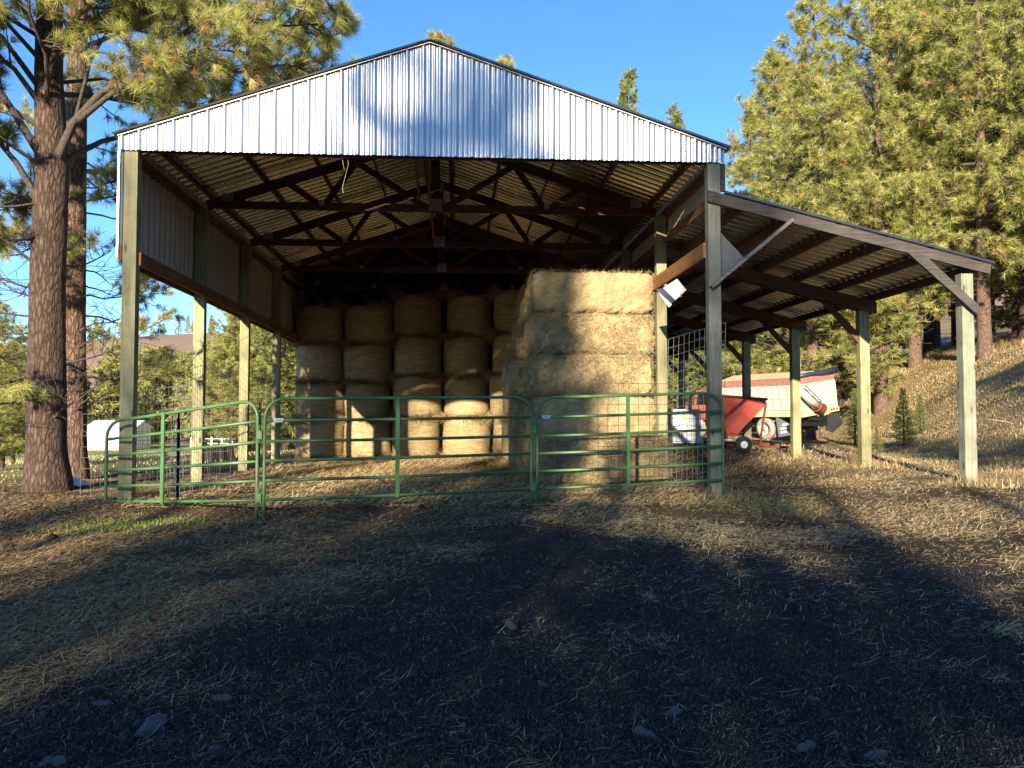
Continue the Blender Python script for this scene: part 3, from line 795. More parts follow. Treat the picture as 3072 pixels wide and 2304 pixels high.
for k in range(3):
    V, F, C = square_bale_mesh(21 + k, 2.22, 1.2, .76); o = link_mesh('square_bale', V, F, M['hay_square'], None, False, C)
    me = o.data; me.polygons.foreach_set('use_smooth', np.array([len(p.vertices) == 4 for p in me.polygons])); sb.append(o)
sg = 'large square bales stacked at the right of the barn'
o5 = ['bottom', 'second from the ground', 'third from the ground', 'fourth from the ground', 'top']
for lv in range(5):
    place_mesh(sb, lv % 3, (7.06 + [.0, .02, -.02, .0, .01][lv], 3.72 + [.02, 0, .0, .03, 0][lv], lv * .755), (0, [0, .004, -.006, .004, -.008][lv], [0, .02, -.015, .01, -.02][lv] + (math.pi if lv in (1, 4) else 0)), (1, 1, 1),
               'big square bale in the front stack, %s' % o5[lv], 'square bale', sg)
place_mesh(sb, 1, (7.03, 2.42, .0), (0, 0, .012), (1.0, 1, 1.07), 'big square bale on the floor in front of the tall stack', 'square bale', sg)
for lv, (x, y, rz) in enumerate([(6.84, 5.05, .05), (6.80, 5.0, -.03), (6.72, 5.1, .06), (6.88, 5.0, -.05), (7.02, 5.05, .02)]):
    place_mesh(sb, (lv + 1) % 3, (x, y, lv * .75), (0, 0, rz), (1, 1, 1), 'big square bale jutting out behind the front stack, %s' % o5[lv], 'square bale', sg)
for lv, (x, y, rz) in enumerate([(7.1, 6.4, .02), (7.0, 6.4, -.02), (7.1, 6.4, .03), (7.05, 6.4, .0), (7.15, 6.4, 0)]):
    place_mesh(sb, (lv + 2) % 3, (x, y, lv * .75), (0, 0, rz), (1, 1, 1), 'big square bale in the rear stack, %s' % o5[lv], 'square bale', sg)
# loose hay on the barn floor
n = 60000; Pf = np.stack([.3 + 8 * rng.random(n), -.6 + 11.5 * rng.random(n)], 1)
ribbons('loose_hay', Pf, rng.random(n) * 6.283, .06 + .12 * rng.random(n), .008 + .008 * rng.random(n), rng.random(n) ** 3 * .6,
        pal(n, [(.50, .38, .19), (.42, .30, .14), (.30, .20, .10)], [3, 2, 1]), M['straw'], .4, ('loose hay trodden flat over the barn floor', 'hay'))

n = 90000; Pf = np.stack([8.3 + 9 * rng.random(n), 1.0 + 24 * rng.random(n) ** 1.4], 1); Df = np.hypot(Pf[:, 0] - 4.6, Pf[:, 1] + 11.4)
Pf = Pf[rng.random(n) < .25 + 1.3 * sm(.35, .7, fbm(Pf[:, 0], Pf[:, 1], .9, 4, 17) + .5)]; n = len(Pf); Df = np.hypot(Pf[:, 0] - 4.6, Pf[:, 1] + 11.4)
ribbons('track_litter', Pf, rng.random(n) * 6.283, .04 + .09 * rng.random(n) ** 1.5, .0005 * Df, rng.random(n) ** 2 * .9,
        pal(n, [(.46, .36, .18), (.34, .24, .12), (.20, .12, .07), (.50, .42, .24)], [3, 2.5, 2, 1.2]), M['straw'], .3, ('dry grass and needles on the track under and beside the lean-to', 'straw'))
# ------------------------------------------------------------------ hopper cart
hz = gz(11.7, 9.4)
hc = thing('hopper_cart', 'red steel hopper cart on small wheels under the lean-to', 'farm cart', (11.6, 9.0, hz))
def HX(x, z, y): return (x, y, z)
b = MB(); y0, y1 = 8.2, 9.6
top = [(11.12, 1.66), (12.20, 1.58), (12.18, 1.42), (11.66, .92), (11.42, .66), (11.22, .68), (11.10, .95)]
b.prism([(x, y0 + .0, z) for x, z in top], (0, y1 - y0, 0)).build('hopper', M['red'], hc)
b = MB(); b.bar((11.10, y0 - .02, 1.66), (12.22, y0 - .02, 1.58), .05, .05).bar((12.22, y0, 1.58), (12.22, y1, 1.58), .05, .05); b.build('rim', M['dark_red'], hc)
b = MB(); b.bar((12.18, y0 - .04, 1.48), (12.0, y0 - .04, hz + .15), .05, .04).bar((12.02, y0 - .04, hz + .15), (13.1, y0 + .2, hz + .10), .06, .06).bar((11.15, y0 - .04, .80), (11.2, y0 - .04, hz + .3), .05, .05)
b.bar((11.0, y0 + .1, hz + .22), (12.3, y0 + .1, hz + .20), .06, .06).bar((11.0, y1 - .1, hz + .22), (12.3, y1 - .1, hz + .20), .06, .06).bar((11.3, y0, .75), (12.0, y0, hz + .22), .035, .035)
b.bar((11.55, y0 - .1, hz + .2), (11.55, y1 + .1, hz + .2), .06, .06).build('chassis', M['dark_red'], hc)
for yy in (y0 - .18, y1 + .18):
    wl = MB().lathe([(.09, -.06), (.17, -.07), (.20, -.05), (.205, 0), (.20, .05), (.17, .07), (.09, .06)], (11.55, yy, hz + .2), (0, 1, 0), 28).build('wheel', M['rubber'], hc, True)
    MB().lathe([(0, -.05), (.03, -.055), (.035, -.03), (.08, -.035), (.1, -.06), (.1, .03), (0, .03)], (11.55, yy, hz + .2), (0, 1, 0), 20).build('hub', M['tank'], wl, True)
b = MB(); b.bar((10.86, y0 - .1, hz + .1), (10.90, y0 - .1, .95), .06, .05).tube([(10.83, y0 - .13, .35), (10.95, y0 - .13, .35)], .03, 8).build('jack', M['red'], hc)
MB().tube([(11.05, y0 - .1, .58), (11.35, y0 - .1, .57), (11.8, y0 - .02, .55)], .045, 10).build('auger_pipe', M['galv_wire'], hc, True)

# ------------------------------------------------------------------ tote tank
tx, ty = 11.15, 12.3; tz = gz(tx, ty)
tt = thing('tote_tank', 'white plastic tote tank in a wire cage under the lean-to', 'tank', (tx, ty, tz))
def rbox(b, a, c, r=.05):
    b.prism([(a[0] + r, a[1], a[2]), (c[0] - r, a[1], a[2]), (c[0], a[1] + r, a[2]), (c[0], c[1] - r, a[2]), (c[0] - r, c[1], a[2]), (a[0] + r, c[1], a[2]), (a[0], c[1] - r, a[2]), (a[0], a[1] + r, a[2])], (0, 0, c[2] - a[2])); return b
rbox(MB(), (tx - .5, ty - .48, tz + .15), (tx + .5, ty + .6, tz + 1.13), .09).build('tank', M['tank'], tt)
b = MB()
for k in range(8): x = tx - .49 + k * .14; b.tube([(x, ty - .51, tz + .13), (x, ty - .51, tz + 1.12)], .010, 6)
for k in range(5): z = tz + .2 + k * .22; b.tube([(tx - .52, ty - .52, z), (tx + .52, ty - .52, z), (tx + .52, ty + .62, z), (tx - .52, ty + .62, z)], .010, 6, closed=True)
b.build('cage', M['galv_wire'], tt)
b = MB()
for k in range(3): b.box((tx - .52 + k * .44, ty - .52, tz - .02), (tx - .36 + k * .44, ty + .62, tz + .10))
b.box((tx - .54, ty - .54, tz + .10), (tx + .54, ty + .64, tz + .145)).build('pallet', M['black_steel'], tt)
MB().box((tx - .02, ty - .485, tz + .85), (tx + .06, ty - .482, tz + .95)).build('sticker', M['yellow_label'], tt)
MB().lathe([(0, .06), (.11, .06), (.12, 0)], (tx, ty, tz + 1.13), (0, 0, 1), 16).build('cap', M['black_steel'], tt)
# dark drill pipe leaning by the post
ap = thing('leaning_pipe', 'dark steel pipe leaning against the bales beside the tote tank', 'pipe', (10.3, 11.2, 0))
MB().tube([(10.62, 11.2, .0), (10.35, 11.4, 1.75)], .055, 10).build('pipe', M['black_steel'], ap, True)
b = MB()
for k in range(5): b.lathe([(0, .01), (.02, .01), (.02, 0)], (10.60 - .05 * k, 11.14 + .035 * k, .25 + k * .3), (0, -1, 0), 8)
b.build('bolts', M['plate'], ap)

# ------------------------------------------------------------------ truck
fw = np.array([-.438, .899, 0]); rt = np.array([.899, .438, 0])
rlc = np.array([19.35, 22.6])
tk = thing('grain_truck', 'cream farm dump truck with rust red side boards parked behind the lean-to', 'truck', (rlc[0], rlc[1], .12))
tk.rotation_euler = (0, 0, math.atan2(fw[1], fw[0])); tk.rotation_mode = 'XYZ'
Rz = Matrix.Rotation(math.atan2(fw[1], fw[0]), 4, 'Z'); roll = Matrix.Rotation(R(-7.5), 4, 'X')
tk.rotation_euler = (Rz @ roll).to_euler()
# local frame: x forward, y left (0 = left side), z up; the bed spans y in [-2.4, 0]
def tp(name, b, mat, smooth=False, parent=None): return b.build(name, mat, parent or tk, smooth, world=False)
bz0, bz1, BL = 1.22, 2.42, 4.9
bed = tp('bed', MB().box((0, -2.4, bz0), (BL, 0, bz1)), M['truck_white'])
b = MB()
for k in range(13): x = .06 + k * .395; b.box((x, .002, bz0 + .12), (x + .09, .055, bz1 - .02))
for z in (bz0 + .12, bz0 + .62, bz1 - .10): b.box((.03, .002, z), (BL, .035, z + .07))
tp('side_ribs', b, M['truck_white'])
b = MB()
for k in range(4): y = -2.38 + k * .76; b.box((-.05, y, bz0 + .02), (-.002, y + .08, bz1 - .02))
for z in (bz0 + .02, bz0 + .45, bz0 + .85, bz1 - .1): b.box((-.035, -2.36, z), (-.002, -.02, z + .06))
b.box((-.075, -1.0, bz0 + .35), (-.036, -.94, bz1 - .1)).box((-.075, -.50, bz0 + .35), (-.036, -.44, bz1 - .1)).box((-.075, -1.0, bz0 + .9), (-.052, -.44, bz0 + .96))
tp('tailgate', b, M['truck_white'])
b = MB().box((0, -.045, bz1 + .005), (BL, -.005, bz1 + .30)).box((0, -2.395, bz1 + .005), (BL, -2.355, bz1 + .30)).box((.002, -2.35, bz1 + .005), (.04, -.05, bz1 + .30))
for k in range(7): b.box((.3 + k * .75, -.002, bz1 + .01), (.34 + k * .75, .02, bz1 + .31))
tp('side_board', b, M['truck_rust'])
tp('bed_cover', MB().prism([(.1, -.05, bz1 + .31), (.1, -2.35, bz1 + .31), (.1, -1.2, bz1 + .50)], (BL - .2, 0, 0)), M['truck_bumper'])
tp('tarp_roll', MB().tube([(-.03, -2.5, bz1 + .40), (-.04, -1.6, bz1 + .37), (-.03, -.9, bz1 + .39), (-.03, -.1, bz1 + .36)], [.15, .12, .09, .08], 12), M['tarp'], True)
tp('sill', MB().box((0, -2.38, bz0 - .17), (BL, -.02, bz0 - .003)), M['truck_bumper'])
b = MB().box((-.09, -2.4, bz0 - .20), (-.003, -.02, bz0 + .0)).prism([(-.06, -1.9, bz0 - .21), (-.06, -1.0, bz0 - .21), (-.06, -1.2, bz0 - .45)], (.05, 0, 0)); tp('rear_sill', b, M['truck_bumper'])
for y in (-2.25, -2.05, -1.9): tp('tail_light', MB().lathe([(0, .02), (.05, .018), (.055, 0)], (-.091, y, bz0 - .09), (-1, 0, 0), 14), M['taillight'])
b = MB().box((.2, -1.65, .55), (7.2, -1.45, .95)).box((.2, -.95, .55), (7.2, -.75, .95)).box((.3, -1.9, .85), (BL, -.5, 1.04)).box((1.0, -2.0, .35), (1.3, -.4, .6)); tp('chassis', b, M['black_steel'])
def wheel(x, y, r=.50, w=.26, mat='dusty_tyre'):
    t = tp('wheel', MB().lathe([(.27, -w / 2), (r * .8, -w / 2 - .01), (r * .97, -w / 2 + .03), (r, 0), (r * .97, w / 2 - .03), (r * .8, w / 2 + .01), (.27, w / 2), (.27, -w / 2)], (x, y, r), (0, 1, 0), 36), M[mat], True)
    b = MB().lathe([(.275, w / 2 - .01), (.25, w / 2 - .09), (.12, w / 2 - .14), (.10, w / 2 - .04), (0, w / 2 - .03)], (x, y, r), (0, 1, 0), 24)
    b.build('rim', M['truck_white'], t, True, world=False)
for x in (2.15, ): wheel(x, -.18); wheel(x, -.50); wheel(x, -2.22); wheel(x, -1.90)
wheel(6.6, -.22); wheel(6.6, -2.18)
fl = tp('mud_flap', MB().prism([(1.35, .02, bz0 - .2), (1.30, -.62, bz0 - .2), (1.18, -.74, .16), (1.26, .06, .16)], (-.02, 0, 0)), M['flap'])
fl2 = tp('mud_flap', MB().prism([(1.35, -1.75, bz0 - .2), (1.30, -2.4, bz0 - .2), (1.18, -2.42, .12), (1.26, -1.65, .12)], (-.02, 0, 0)), M['flap'])
# worn white lettering rows on the flap (only strokes survive)
b = MB()
for row, (z, n_, y0_) in enumerate([(.62, 4, -.16), (.46, 7, -.02), (.30, 7, -.03)]):
    for k in range(n_):
        y = y0_ - k * .088; x = 1.24 - .01 * row + (.055 * 0)
        xx = 1.245 - (.62 - z) * .0
        for (dy0, dy1, dz0, dz1) in (((0, .02, 0, .10), (.02, .055, .075, .10), (.02, .055, 0, .025), (.04, .06, 0, .10))[: 3 + (k % 2)]):
            b.box((1.185, y - dy1, z + dz0), (1.195, y - dy0, z + dz1))
b.build('flap_lettering', M['white_ink'], fl, world=False)
# unloading auger folded across the tailgate
tp('auger_tube', MB().tube([(-.30, .32, bz1 - .12), (-.30, -.2, bz0 + .62), (-.30, -.72, bz0 + .22)], [.14, .16, .19], 18), M['truck_white'], True)
tp('auger_drum', MB().lathe([(0, -.2), (.23, -.2), (.25, -.17), (.23, -.12), (.23, .08), (.25, .13), (.23, .18), (.20, .20), (0, .20)], (-.30, -.92, bz0 + .10), (0, -.9, -.45), 22), M['dark_red'], True)
tp('auger_strut', MB().tube([(-.38, -.05, bz1 - .02), (-.36, -1.0, bz0 + .35)], .018, 6).tube([(-.38, .05, bz1 - .12), (-.36, -.95, bz0 + .25)], .018, 6), M['black_steel'])
tp('hydraulics', MB().box((-.30, -1.3, .55), (.25, -.8, .95)).tube([(-.1, -.4, .95), (-.35, -.8, .80), (-.38, -1.2, .84), (-.2, -1.6, .98)], .025, 8).tube([(0, -.5, .9), (-.25, -.9, .72), (-.2, -1.4, .85)], .02, 8), M['black_steel'])
tp('rear_skirt', MB().prism([(-.1, -1.5, .95), (-.1, -2.3, .95), (-.12, -2.5, .42), (-.12, -1.8, .12), (-.1, -1.4, .3)], (.04, 0, 0)), M['rubber'])
cab = tp('cab', MB().prism([(5.1, -.15, .9), (8.1, -.25, .9), (8.1, -.25, 1.55), (6.7, -.2, 1.65), (6.45, -.2, 2.35), (5.1, -.15, 2.4)], (0, -2.1, 0)), M['faded_cab'])
MB().prism([(5.5, -.13, 1.65), (6.5, -.17, 1.65), (6.32, -.17, 2.2), (5.5, -.13, 2.2)], (0, -.03, 0)).build('window', M['black_steel'], cab, world=False)
tp('mirror', MB().box((6.5, .12, 1.55), (6.55, .32, 2.15)).tube([(6.4, -.18, 2.0), (6.52, .2, 2.0)], .02, 6), M['black_steel'])

# ------------------------------------------------------------------ small things
sz_ = gz(-1.9, 11.2)
st = MB(); nseg = 26; V = []
for j, (z, r) in enumerate([(-.15, .48), (.12, .40), (.30, .36), (.36, .30), (.30, .16)]):
    for i in range(nseg):
        t = 2 * math.pi * i / nseg; rr = r * (1 + .16 * math.sin(3 * t + j * .3) + .10 * math.sin(7 * t)) ; V.append((rr * math.cos(t), rr * math.sin(t), z + (.10 * math.sin(5 * t) + .07 * math.sin(11 * t) if j in (2, 3) else 0)))
F = [(j * nseg + i, j * nseg + (i + 1) % nseg, (j + 1) * nseg + (i + 1) % nseg, (j + 1) * nseg + i) for j in range(4) for i in range(nseg)] + [tuple(4 * nseg + i for i in range(nseg))]
st.add(V, F); o = st.build('tree_stump', M['char']); o.location = (-1.95, 11.3, gz(-1.95, 11.3)); tag(o, 'blackened ragged tree stump in the shade left of the bales', 'stump')
V = []; F = []; na, nb_ = 14, 8
for j in range(nb_):
    for i in range(na):
        a, c_ = i / (na - 1) - .5, j / (nb_ - 1) - .5
        V.append((a * .42, c_ * .30, .10 * (1 - (2 * abs(a)) ** 3) * (1 - (2 * abs(c_)) ** 3) + .035 * math.sin(a * 31 + c_ * 11) * math.cos(c_ * 27)))
F = [(j * na + i, j * na + i + 1, (j + 1) * na + i + 1, (j + 1) * na + i) for j in range(nb_ - 1) for i in range(na - 1)]
o = MB().add(V, F).build('feed_sack', mat_simple('pale_blue_sack', (.72, .80, .90), .5), None, True); o.location = (-1.62, 2.35, gz(-1.62, 2.35) + .03); tag(o, 'crumpled pale blue sack on the ground at the foot of the big pine', 'sack')

def rock_mesh(seed, name, mat):
    r = random.Random(seed); bm_v = []; n1, n2 = 12, 7
    for j in range(n2):
        ph = math.pi * j / (n2 - 1)
        for i in range(n1):
            t = 2 * math.pi * i / n1
            k = 1 + .22 * math.sin(2 * t + seed) * math.sin(ph) + .18 * math.sin(3 * t + 2 * ph + seed * 2) + r.uniform(-.07, .07)
            bm_v.append((k * math.sin(ph) * math.cos(t), k * .75 * math.sin(ph) * math.sin(t), .45 * k * math.cos(ph)))
    F = [(j * n1 + i, j * n1 + (i + 1) % n1, (j + 1) * n1 + (i + 1) % n1, (j + 1) * n1 + i) for j in range(n2 - 1) for i in range(n1)]
    return MB().add(bm_v, F).build(name, mat, None, False)
rk = [rock_mesh(s, 'stone', M['stone']) for s in (1, 2, 3)]
ck = [rock_mesh(s, 'soil_clod', M['clod']) for s in (5, 6)]
spots = [(3.24, -7.6, .075), (5.63,-7.62,.045), (5.43,-7.86,.05), (6.1,-7.99,.045), (6.35,-8.1,.045), (4.96,-6.1,.045), (2.98,-7.97,.05), (3.45,-7.28,.045), (3.6,-7.9,.03), (4.6, -8.4, .03), (7.6, -6.3, .03), (6.35, -5.2, .03), (5.05, -7.2, .03), (8.4, -7.0, .03), (6.4, -7.4, .03), (5.1, -5.0, .03), (7.9, -5.4, .03), (4.2, -6.1, .035), (2.9, -7.3, .04)]
for i, (x, y, s) in enumerate(spots):
    big = i == 0
    place_mesh(rk, i % 3, (x, y, gz(x, y) + .2 * s), (random.uniform(-.3, .3), random.uniform(-.3, .3), random.uniform(0, 6)), (s, s, s), 'largest grey stone, half buried at the lower left of the yard' if big else 'small grey stone half buried in the black soil', 'stone', None if big else 'small stones in the black soil')
for i in range(34):
    x, y = random.uniform(-2.6, 1.2), random.uniform(-3.6, -.5); s = random.uniform(.03, .075)
    if x > -.3 and y > -1.6: continue
    place_mesh(ck, i % 2, (x, y, gz(x, y) + .25 * s), (random.uniform(-.4, .4), random.uniform(-.4, .4), random.uniform(0, 6)), (s, s, s * 1.2), 'brown clod of churned earth near the left gate and pine', 'clod', 'earth clods left of the gates')
for i, (x, y, s) in enumerate([(9.05, -1.75, .10), (9.25, -1.8, .05), (6.9, -1.6, .05), (9.9, -.2, .06), (9.6, .3, .05), (10.0, -1.9, .06), (8.1, -1.3, .035), (10.9, -2.0, .035)]):
    place_mesh(ck, i % 2, (x, y, gz(x, y) + .2 * s), (0, 0, i), (s, s, s), 'dark dung lump lying on the straw right of the gates', 'clod', 'dark lumps on the straw')

sticks = []
for k in range(3):
    r2 = random.Random(40 + k); p = [(-.5, 0, .03)]
    for i in range(5): p.append((p[-1][0] + .2, p[-1][1] + r2.uniform(-.05, .05), .03 + r2.uniform(0, .03)))
    b = MB().tube(p, [.014, .013, .011, .009, .007, .003], 6)
    for q in (1, 2, 3): b.tube([p[q], (p[q][0] + .14, p[q][1] + r2.choice([-1, 1]) * .13, p[q][2] + .05)], [.006, .002], 5)
    sticks.append(b.build('fallen_stick', M['stick']))
for i, (x, y, s_, a) in enumerate([(8.05, -7.0, .45, -.5), (-1.2, -1.6, .5, .6), (-.6, -2.4, .4, 2.4), (1.4, -3.1, .3, .2), (18.2, 6.2, 1.3, .8), (19.5, 9.6, 1.5, 2.2), (20.4, 7.0, 1.4, .3), (22.5, 11, 1.8, 1.2), (19, 16, 1.6, -.3), (14.9, 3.2, .9, .4), (17.2, 4.6, 1.0, 1.9)]):
    place_mesh(sticks, i % 3, (x, y, gz(x, y)), (random.uniform(-.1, .1), -.25 if x > 17 else 0, a), (s_,) * 3, 'bleached twig lying on the black soil at the right' if i == 0 else ('fallen dead branch on the grassy bank' if x > 14 else 'short dead twig on the pine litter at the left'), 'stick', None if i == 0 else ('fallen branches on the bank' if x > 14 else 'twigs on the litter'))
# ------------------------------------------------------------------ trees
M['needles'] = mat_attr('pine_needles', .5, .5, 0, 0, 0, 0, .35)
def mat_bark(name, a, b_, c_):
    m, nt, b = new_mat(name)
    v = coords(nt, (15, 15, 3.4)); vo = nt.nodes.new('ShaderNodeTexVoronoi'); vo.feature = 'DISTANCE_TO_EDGE'; vo.inputs['Scale'].default_value = 1.3
    nz_ = noise(nt, v, 1.1, 5, .7); mx = mix(nt, .8, v, nz_, 'ADD'); nt.links.new(mx, vo.inputs['Vector'])
    n2 = noise(nt, coords(nt, (14, 14, 6)), 2.2, 6, .7)
    c = ramp(nt, n2, [(.25, a), (.5, b_), (.78, c_)])
    e = ramp(nt, vo.outputs['Distance'], [(.0, (.22, .19, .17)), (.22, (1, 1, 1))])
    c = mix(nt, .85, c, e, 'MULTIPLY'); nt.links.new(c, b.inputs['Base Color']); b.inputs['Roughness'].default_value = .95
    h = mix(nt, .5, e, n2); bump(nt, b, h, 1., .03)
    return m
M['bark'] = mat_bark('ponderosa_bark', (.032, .020, .015), (.085, .052, .036), (.18, .112, .075))
M['bark_orange'] = mat_bark('orange_ponderosa_bark', (.075, .045, .033), (.17, .105, .072), (.29, .19, .13))
M['branch'] = mat_simple('grey_branch_bark', (.085, .065, .052), .95, 0, .7, 26, 1., .02)

def tubes_np(lines, sides):
    Vs = []; Fs = []; n0 = 0; ang = np.arange(sides) * 2 * np.pi / sides
    for pts, r in lines:
        pts = np.asarray(pts, float); k = len(pts); r = np.broadcast_to(r, (k,))
        d = np.gradient(pts, axis=0); d /= np.linalg.norm(d, axis=1)[:, None] + 1e-9
        a = np.array([0, 0, 1.]) if abs(d[0, 2]) < .85 else np.array([1., 0, 0])
        u = np.cross(d, a); u /= np.linalg.norm(u, axis=1)[:, None] + 1e-9; w = np.cross(d, u)
        ring = pts[:, None, :] + (u[:, None, :] * np.cos(ang)[None, :, None] + w[:, None, :] * np.sin(ang)[None, :, None]) * r[:, None, None]
        Vs.append(ring.reshape(-1, 3))
        i = np.arange(k - 1)[:, None] * sides; j = np.arange(sides)[None, :]; j2 = (j + 1) % sides
        F = np.stack([i + j, i + j2, i + sides + j2, i + sides + j], -1).reshape(-1, 4) + n0
        Fs.append(F); n0 += k * sides
    return np.concatenate(Vs), np.concatenate(Fs)
def needles(T, Dr, nper, L, W_, r, cols, spread=.75, wt=None):
    n = len(T); c = np.repeat(T, nper, 0); d = np.repeat(Dr, nper, 0) + r.normal(0, spread, (n * nper, 3))
    d /= np.linalg.norm(d, axis=1)[:, None] + 1e-9
    c = c + r.normal(0, L * .10, c.shape)
    s = np.cross(d, r.normal(0, 1, d.shape)); s /= np.linalg.norm(s, axis=1)[:, None] + 1e-9
    l = L * (.6 + .6 * r.random(n * nper))[:, None]
    V = np.stack([c - s * W_ / 2, c + s * W_ / 2, c + d * l - np.array([0, 0, .12]) * l], 1).reshape(-1, 3)
    F = np.arange(len(V)).reshape(-1, 3)
    pc = np.array(cols); idx = r.choice(len(pc), n, p=wt); tc = pc[idx] * (.65 + .6 * r.random(n))[:, None]
    C = np.repeat(np.repeat(tc, nper, 0) * (.8 + .4 * r.random(n * nper))[:, None], 3, 0)
    return V, F, C
def curve(p, d, L, r, k=5, bendup=.25, wob=.12):
    pts = [np.array(p, float)]; d = np.array(d, float); d /= np.linalg.norm(d)
    for i in range(k):
        d = d + r.normal(0, wob, 3) + np.array([0, 0, bendup / k]); d /= np.linalg.norm(d); pts.append(pts[-1] + d * L / k)
    return np.array(pts)
PINE = [(.36, .37, .10), (.46, .45, .13), (.53, .49, .18), (.22, .24, .08), (.52, .30, .14)]
PW = np.array([3, 4, 2.2, 1.6, .35]); PW /= PW.sum()
def limbs_to_tufts(limbs, r, n2, l2, n3, l3, tstart=.35):
    """limbs: (pts, r0, live). returns branch lines and tuft positions/directions"""
    lines = []; T = []; Dd = []
    for pts, r0, live in limbs:
        k = len(pts); lines.append((pts, np.linspace(r0, max(.008, r0 * .25), k)))
        Llimb = np.linalg.norm(np.diff(pts, axis=0), axis=1).sum()
        m = max(2, int(n2 * (1 if live else .55)))
        for i in range(m):
            t = tstart + (1 - tstart) * (i + r.random()) / m; f = t * (k - 1); a = min(int(f), k - 2); p = pts[a] + (pts[a + 1] - pts[a]) * (f - a)
            dl = pts[a + 1] - pts[a]; dl = dl / np.linalg.norm(dl)
            sd = np.cross(dl, [0, 0, 1.]); sd /= np.linalg.norm(sd) + 1e-9
            d = dl * .55 + sd * (1 if r.random() < .5 else -1) * (.5 + .5 * r.random()) + np.array([0, 0, r.normal(.12, .3)])
            L2 = l2 * (.5 + .7 * r.random()) * (1.15 - .5 * t); sec = curve(p, d, L2, r, 4, .35, .16)
            lines.append((sec, np.linspace(max(.006, r0 * .3), .004, 5)))
            if not live and r.random() < .8:
                for q in range(2):
                    s_ = sec[1 + r.integers(0, 3)]; lines.append((curve(s_, d + r.normal(0, .7, 3), l3 * 1.2, r, 2, 0, .3), .004))
                continue
            for q in range(n3):
                tt_ = .25 + .75 * (q + 1) / n3; f2 = tt_ * 4; a2 = min(int(f2), 3); p2 = sec[a2] + (sec[a2 + 1] - sec[a2]) * (f2 - a2)
                d2 = (sec[a2 + 1] - sec[a2]); d2 = d2 / np.linalg.norm(d2) * .8 + r.normal(0, .5, 3) + np.array([0, 0, .25]); d2 /= np.linalg.norm(d2)
                e = p2 + d2 * l3 * (.5 + .6 * r.random()); lines.append((np.array([p2, e]), .005)); T.append(e); Dd.append(d2)
            T.append(sec[-1]); Dd.append(d)
    return lines, np.array(T), np.array(Dd)
def trunk_mesh(path, rad, r, sides=36, amp=.05, dz=.10):
    """trunk with bark relief; path (k,3), rad (k)"""
    L = path[-1, 2] - path[0, 2]; nz = int(L / dz); zs = np.linspace(path[0, 2], path[-1, 2], nz)
    px = np.interp(zs, path[:, 2], path[:, 0]); py = np.interp(zs, path[:, 2], path[:, 1]); rr = np.interp(zs, path[:, 2], rad)
    th = np.arange(sides) * 2 * np.pi / sides; T_, Z_ = np.meshgrid(th, zs)
    k = 1 + amp * 2 * fbm(np.cos(T_) * 3 + 7, np.sin(T_) * 3 + Z_ * .9, 1.6, 4, 3) + amp * 2.6 * fbm(np.cos(T_) * 9 + 20, np.sin(T_) * 9 + Z_ * 2.2, 1., 4, 13, .65)
    R_ = rr[:, None] * k
    V = np.stack([px[:, None] + R_ * np.cos(T_), py[:, None] + R_ * np.sin(T_), Z_], 2).reshape(-1, 3)
    i = np.arange(nz - 1)[:, None] * sides; j = np.arange(sides)[None, :]; j2 = (j + 1) % sides
    return V, np.stack([i + j, i + j2, i + sides + j2, i + sides + j], -1).reshape(-1, 4)

# --- the two big pines left of the barn
def big_pine(label, base, path, rad, limbs, seed, barkmat, n2, n3, nn, extra=0):
    r = np.random.default_rng(seed); t = thing('ponderosa_pine', label, 'pine tree', base, 'big pines left of the barn')
    V, F = trunk_mesh(path, rad, r); link_mesh('trunk', V, F, barkmat, t, True)
    lines, T, Dd = limbs_to_tufts(limbs, r, n2, 1.05, n3, .16)
    V, F = tubes_np(lines, 5); link_mesh('branches', V, F, M['branch'], t, True)
    V, F, C = needles(T, Dd, nn, .19, .0075, r, PINE, .62, PW); link_mesh('foliage', V, F, M['needles'], t, False, C)
    return t
r_ = np.random.default_rng(3)
B1 = np.array([-1.66, 1.60]); z1 = gz(*B1)
path1 = np.array([[-1.66, 1.6, z1 - .3], [-1.66, 1.6, z1], [-1.70, 1.6, .6], [-1.74, 1.6, 3], [-1.72, 1.6, 5], [-1.80, 1.6, 6.5], [-1.82, 1.6, 10], [-1.8, 1.6, 20]]); rad1 = np.array([.42, .36, .285, .25, .24, .20, .16, .04])
L1 = []
P_ = lambda *a: np.array(a, float)
L1.append((P_((-1.6, 1.5, 5.1), (-1.3, 1.35, 5.65), (-.85, 1.2, 6.05), (-.3, 1.1, 6.28), (.1, 1.1, 6.72), (.6, 1.0, 7.05), (1.2, .9, 7.15), (1.9, .8, 7.0), (2.5, .8, 7.05)), .075, True))
L1.append((P_((-1.6, 1.6, 5.1), (-1.1, 1.9, 5.55), (-.5, 2.2, 5.85), (.3, 2.4, 5.95), (1.0, 2.5, 6.2), (1.7, 2.6, 6.5)), .05, True))
L1.append((P_((-1.3, 1.4, 5.65), (-.6, .9, 5.9), (.2, .6, 6.3), (.9, .5, 6.5), (1.6, .4, 6.4)), .05, True))
L1.append((P_((.1, 1.1, 6.72), (.5, 1.5, 6.6), (1.1, 1.8, 6.7), (1.8, 1.9, 6.9), (2.4, 2.0, 6.75)), .04, True))
L1.append((P_((-1.8, 1.6, 6.6), (-1.2, 1.3, 7.1), (-.4, 1.0, 7.4), (.6, .8, 7.6), (1.7, .7, 7.7), (2.6, .7, 7.5)), .07, True))
L1.append((P_((-1.8, 1.6, 6.3), (-1.4, 1.0, 6.7), (-.9, .5, 6.9), (-.3, .1, 7.1), (.4, -.1, 7.0)), .06, True))
